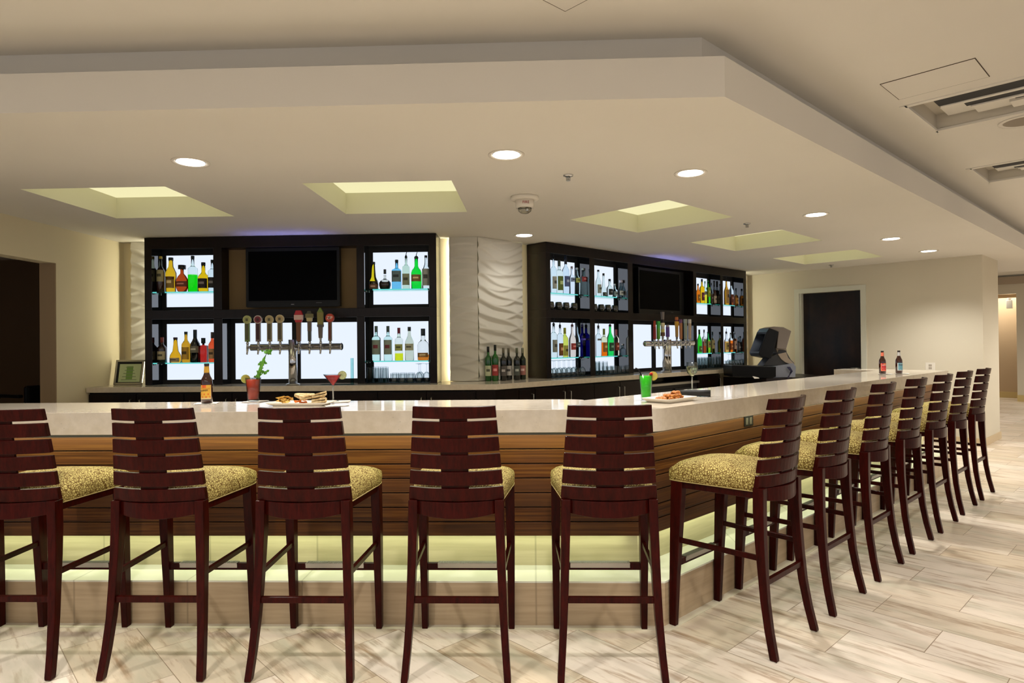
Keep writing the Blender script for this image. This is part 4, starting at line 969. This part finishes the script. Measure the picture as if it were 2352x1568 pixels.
put_glasses('R', 'highball', [(3.25+k*.083,.02) for k in range(8)]+[(3.29+k*.083,.11) for k in range(7)], 'upturned highball glass in the fourth bay of the right cabinet', 'highballs in the fourth right bay')
bar_mat('R', 3.985, 4.63, 'black bar mat in the last bay of the right cabinet')
put_glasses('R', 'tumbler', [(4.02+k*.085,.01) for k in range(3)], 'upturned tumbler in the last bay of the right cabinet', 'tumblers in the last right bay')
put_glasses('R', 'wine', [(4.29+k*.085,.02) for k in range(4)]+[(4.33+k*.085,.11) for k in range(3)], 'upturned wine glass in the last bay of the right cabinet', 'wine glasses in the last right bay')
dk = M('smoked_glass'); dk.set(color=lin((30,34,26)), rough=.05, coat=1.0); dk.b.inputs['Transmission Weight'].default_value = .35
b = MB(); b.lathe([(.032,0),(.042,.015),(.046,.045),(.040,.08),(.036,.092),(.033,.09),(.036,.045),(.0005,.012)], 20); mg = b.build('x', dk.m); mm = mg.data; bpy.data.objects.remove(mg)
for bay, ss in (('first', (.12,.255,.385,.53)), ('second', (.90,1.035,1.17,1.31))):
    for k, s in enumerate(ss):
        P = vst(s, .05); o = bpy.data.objects.new('smoked_tumbler', mm); C.objects.link(o); o.location = (P[0], P[1], 1.851)
        tag(o, 'round smoked black tumbler, %s from the left in the %s right bay' % (('first','second','third','fourth')[k], bay), 'glass', 'smoked tumblers in the right cabinet')
# ================================================================ THINGS ON THE BAR
def onbar(px, py): return atz(px, py, BZ)
def napkin(label, x, y, rz, s=.125, z=BZ, mat=None, name='paper_napkin', group='white paper napkins on the bar'):
    b = MB(); n = 6; vs = []
    for j in range(n+1):
        for i in range(n+1):
            u, v = (i/n-.5)*s, (j/n-.5)*s; vs.append((u, v, .0012+.0016*math.sin(u*60+j)*math.sin(v*45)+.0016))
    fs = [(j*(n+1)+i, j*(n+1)+i+1, (j+1)*(n+1)+i+1, (j+1)*(n+1)+i) for j in range(n) for i in range(n)]
    b.add(vs, fs, 0, True); k = len(vs)
    b.add([(x_, y_, 0.0003) for x_, y_, z_ in vs], [f[::-1] for f in fs], 0)
    o = b.build(name, mat or MAT['paper'], None, 0, (x, y, z), (0,0,rz)); return tag(o, label, 'napkin', group)
def beer(label, x, y, h, r, lab, lz, neck, rz=0, txt=None, z=BZ):
    t = thing('beer_bottle', label, 'bottle', (x, y, z), rz, 'beer bottles on the bar')
    br = M('brown_beer_glass'); br.set(color=lin((60,22,8)), rough=.08, coat=.6); br.b.inputs['Transmission Weight'].default_value = .25
    b = MB(); b.lathe([(a*r, q*h) for a, q in PR['beer']], 28); b.build('glass_body', br.m, t)
    b = MB(); b.lathe([(.43*r,.955*h),(.45*r,.965*h),(.42*r,h),(.36*r,1.003*h)], 18); b.build('crown_cap', m_((30,22,20), .4), t)
    def wrap(name, r0, r1, z0, z1, cols, span, parent, waves=True):
        b = MB(); N = 22; Mz = 10; vs = []
        for j in range(Mz+1):
            f = j/Mz; rr = r0+(r1-r0)*f
            for i in range(N+1):
                a = -PI/2-span+2*span*i/N; vs.append((rr*math.cos(a), rr*math.sin(a), z0+(z1-z0)*f))
        b.add(vs, [(j*(N+1)+i, j*(N+1)+i+1, (j+1)*(N+1)+i+1, (j+1)*(N+1)+i) for j in range(Mz) for i in range(N)], 0, True)
        for idx in range(len(b.f)):
            j, i = divmod(idx, N)
            b.m[idx] = cols(i/N, j/Mz) if cols else 0
        return b.build(name, [m_(c, .6) for c in lab], parent)
    def pic(u, v):
        if v > .75 and .3 < u < .6: return 3
        if .48 < v < .72 and .12 < u < .9: return 2 if v > .62 or v < .5 else 0
        if u < .06 or u > .94 or v < .06 or v > .94: return 1
        return 3 if (math.sin(u*23)*math.sin(v*17) > .55 and v < .45) else 0
    wrap('body_label', r*1.012, r*1.012, lz[0]*h, lz[1]*h, pic, 1.25, t)
    wrap('neck_label', r*.50, r*.43, .77*h, .93*h, lambda u, v: neck, 1.7, t)
    if txt: text('lettering', txt, .0145, m_((40,28,20)), t, (0,-r*1.03,(lz[0]+(lz[1]-lz[0])*.6)*h), (PI/2,-.1,0), .0003)
    return t
napkin('white paper napkin under the beer bottle with yellow label', -1.975, 3.80, .3)
beer('brown beer bottle with yellow and orange label standing on the bar behind the second stool', -1.975, 3.80, .236, .0325, ((226,176,60),(236,210,150),(206,150,50),(222,96,30)), (.10,.46), 0, 0, 'SHINER', BZ+.005)
# two bottles far right
for (px, py), lb, lab_ in (((2027,859), 'brown beer bottle with red label on the far right end of the bar', ((196,50,60),(230,120,90),(214,180,170),(236,130,80))), ((2065,858), 'brown beer bottle with blue and white label on the far right end of the bar', ((110,170,190),(220,220,220),(40,50,70),(150,190,200)))):
    q = onbar(px, py); q = Vector(st(CX, CY, *( ((q.x-CX)*S2+(q.y-CY)*S2), .30 ))) if False else q
    s_ = (q.x-CX)*S2+(q.y-CY)*S2; t_ = -(q.x-CX)*S2+(q.y-CY)*S2
    x, y = st(CX, CY, s_, max(.06, min(.5, t_)))
    napkin('white paper napkin under the '+lb.split(' with ')[1].split(' on ')[0]+' beer bottle', x+.03, y, R45+.2)
    beer(lb, x, y, .232 if '27' else .23, .032, lab_, (.12,.46), 1, .3, None, BZ+.005)
# bloody mary
x, y = -1.735, 3.90
napkin('white paper napkin under the tomato cocktail', x+.01, y, -.15)
t = thing('tomato_cocktail', 'red tomato cocktail in a pint glass with celery stalk and lime', 'cocktail', (x, y, BZ+.004))
def pint(t, h, r0, r1, rgb, fill, mat=None):
    b = MB(); b.lathe([(r0*.9,.0),(r0,.003),(r1,h),(r1-.002,h),(r0-.003,.012),(.0005,.012)], 28); b.build('glass', MAT['clear'], t)
    f = fill; rf = r0-.003+(r1-.002-r0+.003)*f
    b = MB(); b.lathe([(r0-.0033,.0125),(rf-.0005,h*f),(.0005,h*f)], 28); return b.build('drink', mat or plain('drink_%d_%d_%d' % rgb, rgb, .25), t)
pint(t, .145, .034, .046, (186,50,18), .93)
ice = thin_glass('ice', (240,240,240), (190,190,190))
b = MB(); 
for k, (dx, dy) in enumerate(((-.018,-.01),(.014,-.014),(.0,.016))): b.box(dx-.012,dx+.012,dy-.012,dy+.012,.128,.143)
b.build('ice_cubes', ice, t, .003)
def citrus(parent, c, r, col_rind, col_flesh, rot, name='lime_wheel'):
    b = MB(); n = 28; ring = lambda rr, yy: [(rr*math.cos(2*PI*i/n), yy, rr*math.sin(2*PI*i/n)) for i in range(n)]
    b.loft([ring(r,-.003), ring(r,.003)], 0, True)
    for k in range(8):
        a0 = 2*PI*k/8+.06; a1 = 2*PI*(k+1)/8-.06; vs = []
        for yy in (-.0036, .0036): vs += [(.12*r*math.cos((a0+a1)/2), yy, .12*r*math.sin((a0+a1)/2)), (.84*r*math.cos(a0), yy, .84*r*math.sin(a0)), (.88*r*math.cos((a0+a1)/2), yy, .88*r*math.sin((a0+a1)/2)), (.84*r*math.cos(a1), yy, .84*r*math.sin(a1))]
        b.add(vs, [(0,1,2,3),(7,6,5,4)], 1)
    o = b.build(name, [m_(col_rind, .5), m_(col_flesh, .35)], parent); o.location = c; o.rotation_euler = rot; return o
citrus(t, (-.046,-.004,.138), .027, (176,190,120), (190,186,70), (0,0,.25))
gm = plain('celery_green', (96,164,50), .5); gl2 = plain('celery_leaf', (84,150,36), .6)
b = MB(); b.tube([(.02,.01,.07),(.028,.008,.15),(.045,.004,.20),(.068,0,.26),(.088,0,.298)], [.011,.011,.010,.008,.004], 10)
b.tube([(.03,.008,.15),(.05,.0,.165),(.07,-.01,.175)], [.005,.004,.002], 6); b.tube([(.05,.004,.20),(.066,.0,.205)], [.004,.002], 6)
ce = b.build('celery_stalk', gm, t)
b = MB(); random.seed(3)
def leafs(cx, cz, n, sp):
    for k in range(n):
        a = random.uniform(0, 2*PI); L = random.uniform(.012,.024); x0 = cx+random.uniform(-sp,sp); z0 = cz+random.uniform(-sp*.4,sp*.4); yy = random.uniform(-.015,.015)
        d = Vector((math.cos(a), random.uniform(-.4,.4), math.sin(a)*.6)).normalized(); w = Vector((-d.z, .2, d.x)).normalized()
        p = Vector((x0, yy, z0)); q = p+d*L; m1 = p+d*L*.5+w*L*.42; m2 = p+d*L*.5-w*L*.42; th = Vector((0,.0008,0))
        b.add([tuple(v+th) for v in (p,m1,q,m2)]+[tuple(v-th) for v in (p,m1,q,m2)], [(0,1,2,3),(7,6,5,4),(0,4,5,1),(1,5,6,2),(2,6,7,3),(3,7,4,0)])
leafs(.092,.305,34,.026); leafs(.058,.235,12,.008); leafs(.074,.178,8,.008); leafs(.042,.18,10,.008); leafs(.03,.155,8,.008)
b.build('celery_leaves', gl2, ce)
# cosmopolitan
q = onbar(779, 918.5); x, y = q.x, min(q.y, 3.86)
napkin('white paper napkin under the red martini cocktail', x+.03, y, .2, .14)
t = thing('martini_cocktail', 'red cocktail in a stemmed martini glass with a lime wheel', 'cocktail', (x, y, BZ+.004))
b = MB(); b.lathe([(.0048,.006),(.0042,.02),(.0042,.088)], 12); b.build('stem', plain('stem_glass', (206,206,198), .06, trans=.5), t)
b = MB(); b.lathe([(.034,0),(.034,.002),(.006,.006),(.0035,.02),(.003,.085),(.006,.092),(.058,.163),(.0565,.163),(.0045,.098),(.0005,.097)], 32); b.build('glass', MAT['clear'], t)
rd = M('red_cocktail'); rd.set(color=lin((222,26,40)), rough=.15)
b = MB(); b.lathe([(.001,.0975),(.0045,.0985),(.0500,.1565),(.0005,.1565)], 32); b.build('drink', rd.m, t)
citrus(t, (.058,-.002,.158), .026, (170,184,130), (204,210,160), (0,0,.15))
# platter with flatbread, relish, chips
px_ = -1.345; py_ = 3.665
t = thing('platter', 'white oblong platter of chips, relish and folded flatbread behind the third stool', 'plate', (px_, py_, BZ), -.03)
def rsq(sx, sy, z, r=.18):
    r = r*min(sx, sy); pts = []
    for k, (cx, cy) in enumerate(((sx-r,sy-r),(-sx+r,sy-r),(-sx+r,-sy+r),(sx-r,-sy+r))):
        for i in range(5): a = PI/2*k+PI/2*i/4; pts.append((cx+r*math.cos(a), cy+r*math.sin(a), z))
    return pts
def tray(t, w, d, h, lip, name='dish'):
    b = MB(); b.loft([rsq(*q) for q in ((w*.40,d*.40,0),(w*.41,d*.41,.003),(w*.5,d*.5,h),(w*.5,d*.5,h+.003),(w*.47,d*.47,h),(w*.40,d*.40,.008),(.001,.001,.008))], 0, True)
    return b.build(name, MAT['porcelain'], t)
tray(t, .36, .18, .016, .01)
ch = plain('corn_chip', (214,172,84), .7)
random.seed(5)
def chipmesh():
    b = MB(); a = .026; b.add([(-a,-a*.6,0),(a,-a*.6,.004),(0,a,.006),(-a,-a*.6,.0025),(a,-a*.6,.0065),(0,a,.0085)], [(0,2,1),(3,4,5),(0,1,4,3),(1,2,5,4),(2,0,3,5)]); o = b.build('c', ch); m = o.data; bpy.data.objects.remove(o); return m
cmesh = chipmesh()
for k in range(12):
    o = bpy.data.objects.new('corn_chip', cmesh); C.objects.link(o)
    lv = k//5; o.location = (px_-.10+random.uniform(-.035,.04)*(1-.3*lv), py_+random.uniform(-.03,.03), BZ+.016+.012*lv+random.uniform(0,.003)); o.rotation_euler = (random.uniform(-.35,.35), random.uniform(-.35,.35), random.uniform(0,6))
    tag(o, 'golden corn chip in the pile at the left of the white platter', 'chip', 'corn chips on the platter')
orr = plain('carrot_orange', (240,120,20), .5); b = MB(); b.box(-.018,.018,-.005,.005,-.004,.004); o_ = b.build('c', orr, None, .0015); om = o_.data; bpy.data.objects.remove(o_)
for k in range(9):
    o = bpy.data.objects.new('carrot_stick', om); C.objects.link(o)
    o.location = (px_-.01+random.uniform(-.025,.03), py_+random.uniform(-.025,.02), BZ+.014+.008*(k//3)); o.rotation_euler = (0, random.uniform(-.2,.2), random.uniform(0,6))
    tag(o, 'orange carrot stick in the middle of the white platter', 'carrot', 'carrot sticks on the platter')
br = M('flatbread_crust'); v = br.coord(); br.link(br.ramp(br.noise(v, 60, 4), [(.35, lin((176,140,88))), (.6, lin((228,206,158)))]), br.b.inputs['Base Color']); br.set(rough=.8)
for k, (dx, dy, rz, rx, lb) in enumerate(((.045,.0,.9,.35,'leaning folded triangle of flatbread beside the carrots on the white platter'), (.10,.005,.1,-.05,'folded flatbread wedge on top of the pile at the right of the white platter'), (.105,-.015,-.1,0,'lower folded flatbread wedge at the right of the white platter'))):
    b = MB(); n = 12
    for lay in range(2):
        for side in range(1):
            rings = []
            for j in range(4):
                zz = (0,.004,.008,.010)[j]+lay*.011; k_ = (.94,1,1,.95)[j]
                rings.append([(0,0,zz)]+[(k_*.085*math.cos(a)+0, k_*.085*math.sin(a), zz+.007*math.sin(a*5+lay)+.006*math.cos(a*2)) for a in [PI*.5*i/n for i in range(n+1)]])
            b.loft(rings, 0, True)
    o = b.build('flatbread', br.m, None, 0, (px_+dx-.03, py_+dy-.04, BZ+(.030,.040,.0135)[k]), (rx*.6, (0,-.10,0)[k], rz)); tag(o, lb, 'flatbread', 'folded flatbread on the platter')
napkin('crumpled white napkin at the right end of the white platter', px_+.215, py_-.055, .5, .13)
# green cocktail
q = onbar(1484, 911); s_ = Vector((q.x, q.y, 0)); gx, gy = .690, 3.80
P = aty(1484, 911, 3.99); gx, gy = P.x, 3.86
P = aty(1484, 905, gy)
t = thing('melon_cocktail', 'bright green cocktail in a pint glass with black straw and cherry', 'cocktail', (P.x, gy, BZ+.001))
gmelon = M('green_cocktail'); gmelon.set(color=lin((50,250,0)), rough=.15, alpha=.86)
pint(t, .152, .030, .041, (60,220,20), .93, gmelon.m)
b = MB(); b.tube([(.024,-.006,.018),(-.034,.0,.16),(-.040,.0,.178),(-.062,.0,.188)], .0042, 8); b.build('straw', MAT['black'], t)
citrus(t, (.042,-.006,.140), .027, (226,214,90), (232,222,120), (0,0,.2), 'lemon_wheel')
b = MB(); b.lathe([(.0005,-.011),(.008,-.008),(.011,0),(.008,.008),(.0005,.010)], 16, (.028,-.016,.152)); b.build('cherry', plain('cherry_red', (200,20,14), .2), t)
# white wine
P = aty(1590, 897, 4.60); s_ = (P.x-CX)*S2+(4.6-CY)*S2; t_ = -(P.x-CX)*S2+(4.6-CY)*S2
wx, wy = P.x, 4.60
t = thing('white_wine_glass', 'stemmed glass of white wine behind the plate of fried bites', 'wine glass', (wx, wy, BZ+.004))
napkin('white paper napkin under the white wine glass', wx+.01, wy, R45, .12)
b = MB(); b.lathe([(.0048,.005),(.0044,.02),(.0044,.09)], 12); b.build('stem', plain('stem_glass', (206,206,198), .06, trans=.5), t)
b = MB(); b.lathe([(.034,0),(.034,.002),(.006,.005),(.0034,.02),(.0034,.085),(.012,.096),(.034,.12),(.041,.15),(.038,.195),(.0365,.195),(.0395,.15),(.0325,.121),(.01,.099),(.0005,.095)], 28); b.build('glass', MAT['clear'], t)
b = MB(); b.lathe([(.001,.096),(.01,.0995),(.0318,.1215),(.0388,.15),(.0385,.165),(.0005,.165)], 28); b.build('wine', glass('white_wine', (242,240,190), .0, 1.33), t)
# square plate of fried bites
pc_ = (.785, 3.735); pr_ = R45
t = thing('serving_plate', 'rectangular white plate of golden fried bites at the corner of the bar', 'plate', (pc_[0], pc_[1], BZ), pr_)
tray(t, .31, .185, .022, .01)
fm = M('fried_crust'); v = fm.coord(); fm.link(fm.ramp(fm.noise(v, 120, 4), [(.35, lin((134,56,8))), (.65, lin((214,140,44)))]), fm.b.inputs['Base Color']); fm.set(rough=.6); fm.bump(fm.noise(v, 200, 3), .5, .003)
def blob(seed, rx, ry, rz_):
    random.seed(seed); b = MB(); rings = []; n = 12
    for j in range(1, 8):
        th = PI*j/8; rings.append([(rx*math.sin(th)*math.cos(2*PI*i/n)*random.uniform(.7,1.25), ry*math.sin(th)*math.sin(2*PI*i/n)*random.uniform(.7,1.25), -rz_*math.cos(th)) for i in range(n)])
    b.loft(rings); o = b.build('f', fm.m); m = o.data; bpy.data.objects.remove(o); return m
fb = [blob(s, .021, .013, .011) for s in (1, 2, 3)]
random.seed(11)
for k in range(34):
    o = bpy.data.objects.new('fried_bite', fb[k % 3]); C.objects.link(o); lv = 0 if k < 18 else (1 if k < 29 else 2)
    R_ = (1.0,.7,.4)[lv]; a = k*2.4; q_ = random.uniform(.45,1); lx = .105*R_*math.cos(a)*q_+.03*lv; ly = .05*R_*math.sin(a)*q_; o.location = (pc_[0]+(lx-ly)*S2, pc_[1]+(lx+ly)*S2, BZ+.018+.014*lv); o.rotation_euler = (random.uniform(-.3,.3), random.uniform(-.3,.3), random.uniform(0,6))
    tag(o, 'golden fried bite in the heap on the rectangular white plate', 'fried food', 'fried bites on the plate')
# black rolled napkin
b = MB(); b.tube([(-.10,0,.020),(-.04,0,.021),(.04,0,.021),(.10,0,.020)], [.016,.020,.021,.021], 14)
for k in range(3): b.box(-.098,.10,-.021+.002*k,-.019+.002*k,.004,.02)
q = (1.005, 4.06)
tag(b.build('rolled_napkin', MAT['blackm'], None, 0, (q[0],q[1],BZ+.001), (0,0,-.35)), 'black rolled cloth napkin right of the plate of fried bites', 'napkin')
# ================================================================ BACK COUNTER THINGS
t = thing('framed_certificate', 'silver framed green and white certificate leaning at the left end of the back counter', 'picture frame', (-4.335,6.70,KZ), 0)
b = MB(); w, h = .31, .27
for x0, x1, z0, z1 in ((-w/2,-w/2+.022,0,h),(w/2-.022,w/2,0,h),(-w/2,w/2,0,.022),(-w/2,w/2,h-.022,h)): b.box(x0,x1,-.02,.0,z0,z1)
fr3 = b.build('frame', MAT['steel'], t, .003); fr3.rotation_euler = (-.2,0,0)
b = MB(); b.box(-w/2+.02,w/2-.02,-.012,-.004,.02,h-.02); b.build('mat_board', MAT['blackm'], fr3)
b = MB(); b.box(-w/2+.045,w/2-.03,-.0135,-.011,.03,h-.045); b.box(-.03,.04,-.0142,-.0134,.06,.20,1)
for k in range(5): b.box(-.08+.01*k,.09-.012*k,-.0145,-.0136,.05+.034*k,.058+.034*k,2)
b.build('certificate', [m_((190,206,160),.7), m_((120,160,80),.7), m_((130,150,110),.7)], fr3)
t = thing('acrylic_sign_holder', 'clear acrylic menu holder at the right of the left television bay', 'sign holder', (-1.98,6.44,KZ), 0)
b = MB(); b.box(-.18,.15,-.04,.04,.0005,.004); b.build('foot', thin_glass('acrylic', (205,238,238), (90,160,160)), t)
b = MB(); b.box(.12,.15,-.002,.004,.004,.27); b.box(.146,.15,-.004,.004,.004,.27); b.build('upright', thin_glass('acrylic', (205,238,238), (90,160,160)), t)
# cash register stand at the far end
YP = 9.1
def outline(name, pts, y0, y1, mat, parent, bevel=.004):
    P = [aty(px, py, YP) for px, py in pts]; n = len(P)
    vs = [(p.x-parent.location.x, y0, p.z-parent.location.z) for p in P]+[(p.x-parent.location.x, y1, p.z-parent.location.z) for p in P]
    b = MB(); b.add(vs, [list(range(n)), [i+n for i in range(n)][::-1]]+[(i,(i+1)%n,(i+1)%n+n,i+n) for i in range(n)]); return b.build(name, mat, parent, bevel)
P = aty(1750, 870, YP); zt = aty(1750, 867, YP).z
c = vst(3.42,-.33)
b = MB(); b.prism([vst(3.40,-.30), vst(3.40,-.95), vst(4.35,-1.45), vst(4.9,-.9), vst(4.9,-.31)], 0, zt-.004, 0)
tag(b.build('register_counter', MAT['espresso'], None, .003), 'low dark counter carrying the cash register by the far door', 'counter')
t = thing('cash_register', 'grey touch screen cash register on a black drawer beside the dark door', 'cash register', (P.x, YP, zt), 0)
def ol(name, pts, y0, y1, mat, bevel=.004): return outline(name, pts, y0, y1, mat, t, bevel)
ol('drawer_box', [(1675,838.5),(1775,841),(1775,864),(1767,867),(1677,864)], -.12, .30, MAT['black'])
grey = plain('register_grey', (128,118,112), .45); dg = plain('register_dark_grey', (46,46,48), .5)
base_ = ol('base', [(1775,841),(1800,838),(1822,834),(1828,842),(1827,866),(1776,867)], .0, .34, plain('register_blue_grey', (118,122,134), .45))
ol('stand', [(1756,840),(1762,832),(1770,822),(1789,812),(1792,803),(1808,804),(1812,812),(1820,826),(1828,834),(1828,841),(1790,840)], .05, .30, dg)
ol('stand_side', [(1789,813),(1808,809),(1813,822),(1827,836),(1822,838),(1806,832),(1796,824)], .035, .05, plain('register_tan_grey', (150,136,120), .45), .001)
ol('neck', [(1786,800),(1810,800),(1812,808),(1790,811)], .06, .26, plain('register_tan_grey', (150,136,120), .45))
ol('housing', [(1766,753),(1778,749.5),(1800,751),(1818,760),(1806,802),(1784,800),(1788,762)], .0, .34, grey, .008)
ol('screen_bezel', [(1760,762),(1766,753),(1787,762),(1778,800),(1770,823),(1745,818),(1742,810)], -.02, .38, MAT['black'], .006)
b = MB(); pa, pb = aty(1759.5,764,YP), aty(1742,809,YP); dx = Vector((pb.x-pa.x,0,pb.z-pa.z)); nn = Vector((dx.z,0,-dx.x)).normalized()*-.004
vs = []
for yy in (.01,.35):
    for p_ in (pa+dx*.06, pb-dx*.06): vs.append((p_.x-t.location.x-abs(nn.x)*1.0, yy, p_.z-t.location.z+nn.z*.0))
b.add([vs[0],vs[1],vs[3],vs[2]], [(0,1,2,3)]); b.build('screen', MAT['screen'], t)
b = MB()
for k in range(3): 
    q0, q1, q2 = aty(1812-3*k,842,YP), aty(1818-2*k,852,YP), aty(1808-k,868,YP)
    b.tube([tuple(Vector((q.x-t.location.x, -.03-.004*k, q.z-t.location.z))) for q in (q0,q1,q2)], .006, 8)
b.build('cable', plain('blue_black_cable', (30,28,70), .5), t)
P = aty(1725, 867, YP); b = MB(); b.add([(-.04,0,0),(.03,-.01,.002),(.05,.05,.012),(-.03,.06,.03),(-.04,0,.002),(.03,-.01,.004),(.05,.05,.014),(-.03,.06,.032)], [(0,3,2,1),(4,5,6,7),(0,1,5,4),(1,2,6,5),(2,3,7,6),(3,0,4,7)])
tag(b.build('receipt', MAT['paper'], None, 0, (P.x, YP-.24, zt), (0,0,.2)), 'curled white receipt below the cash register drawer', 'receipt')
# wall outlet on the right wall
P = atpl(2137, 842, *vst(5.445,0), S2, S2)
t = thing('wall_outlet', 'white wall outlet low on the right wall beyond the bar end', 'outlet', tuple(P), R45+PI/2)
b = MB(); b.box(-.06,.06,0,.008,-.06,.06); b.build('cover_plate', MAT['whitep'], t, .003)
b = MB(); b.box(-.02,.02,.008,.0095,-.035,-.005); b.box(-.02,.02,.008,.0095,.005,.035); b.build('socket_face', plain('outlet_beige', (170,160,145), .5), t)  # socket faces a darker beige than the plate
# chair in the dark room on the left
t = thing('armchair', 'black office armchair in the dark room through the left doorway', 'chair', (-5.62,7.0,0), -.35)
b = MB(); b.box(-.25,.25,-.25,.25,.50,.60); b.build('seat', MAT['black'], t, .03)
b = MB(); b.box(.18,.25,-.22,.24,.62,1.06); b.build('backrest', MAT['black'], t, .03)
for s in (-1, 1):
    b = MB(); b.box(-.24,.20,s*.25-.03,s*.25+.03,.93,.965); a_ = b.build('armrest', MAT['black'], t, .012)
    b = MB(); b.tube([(-.16,s*.25,.93),(-.22,s*.25,.85),(-.2,s*.25,.58)], .012); b.build('arm_support', MAT['chrome'], a_)
b = MB(); b.lathe([(.03,.06),(.03,.5)], 14)
for k in range(5): a = 2*PI*k/5; b.tube([(0,0,.09),(.28*math.cos(a),.28*math.sin(a),.06)], .018)
for k in range(5): a = 2*PI*k/5; b.lathe([(.02,0),(.028,.02),(.02,.05)], 10, (.28*math.cos(a),.28*math.sin(a),0))
b.build('pedestal', MAT['chrome'], t)
# ================================================================ LIGHTS OF THE ROOM
for i, (x, y, e) in enumerate(((-3.4,1.3,130),(-1.6,1.3,130),(.2,1.3,130),(1.9,1.5,80),(3.3,2.4,60),(4.6,3.75,60),(6.0,5.15,65),(7.5,6.7,110),(9.2,8.4,230),(11,10.6,150),(12.4,12.2,150))):
    light('lobby_downlight', 'SPOT', (x, y, UZ-.02), e, (1,.95,.88), spot_size=2.05 if i < 7 else 2.7, spot_blend=.5, shadow_soft_size=.07)
# soft fill over the lobby: unseen area lamps added for brightness
light('lobby_fill', 'AREA', (0,-1.5,2.9), 60, (1,.95,.88), shape='RECTANGLE', size=9, size_y=2.5)
light('lobby_fill', 'AREA', (8.5,1.5,2.9), 22, (1,.95,.88), shape='RECTANGLE', size=4, size_y=9)
w = bpy.data.worlds.new('lobby'); bpy.context.scene.world = w; w.use_nodes = True
w.node_tree.nodes['Background'].inputs[0].default_value = (.97, .97, 1.0, 1); w.node_tree.nodes['Background'].inputs[1].default_value = .42
light('corridor_fill', 'AREA', (11.9,16.6,2.5), 60, (1,.93,.8), shape='RECTANGLE', size=2, size_y=2)  # unseen lamp added to brighten the dark corridor
# ================================================================ CAMERA
cd = bpy.data.cameras.new('camera'); cam = bpy.data.objects.new('camera', cd); C.objects.link(cam)
cd.sensor_width = 36; cd.sensor_fit = 'HORIZONTAL'; cd.lens = F/2352*36; cd.clip_start = .05; cd.clip_end = 100
m = Matrix.Identity(4)
for i in range(3): m[i][0] = RT[i]; m[i][1] = UP[i]; m[i][2] = -FW[i]
m[2][3] = EYE
cam.matrix_world = m
sc = bpy.context.scene; sc.camera = cam
sc.view_settings.view_transform = 'Standard'; sc.view_settings.look = 'None'; sc.view_settings.gamma = 1; sc.view_settings.exposure = 0.54
cy = sc.cycles
cy.use_denoising = True; cy.max_bounces = 14; cy.diffuse_bounces = 4; cy.glossy_bounces = 4; cy.transmission_bounces = 12; cy.transparent_max_bounces = 12
cy.caustics_reflective = False; cy.caustics_refractive = True; cy.sample_clamp_indirect = 4; cy.blur_glossy = .6
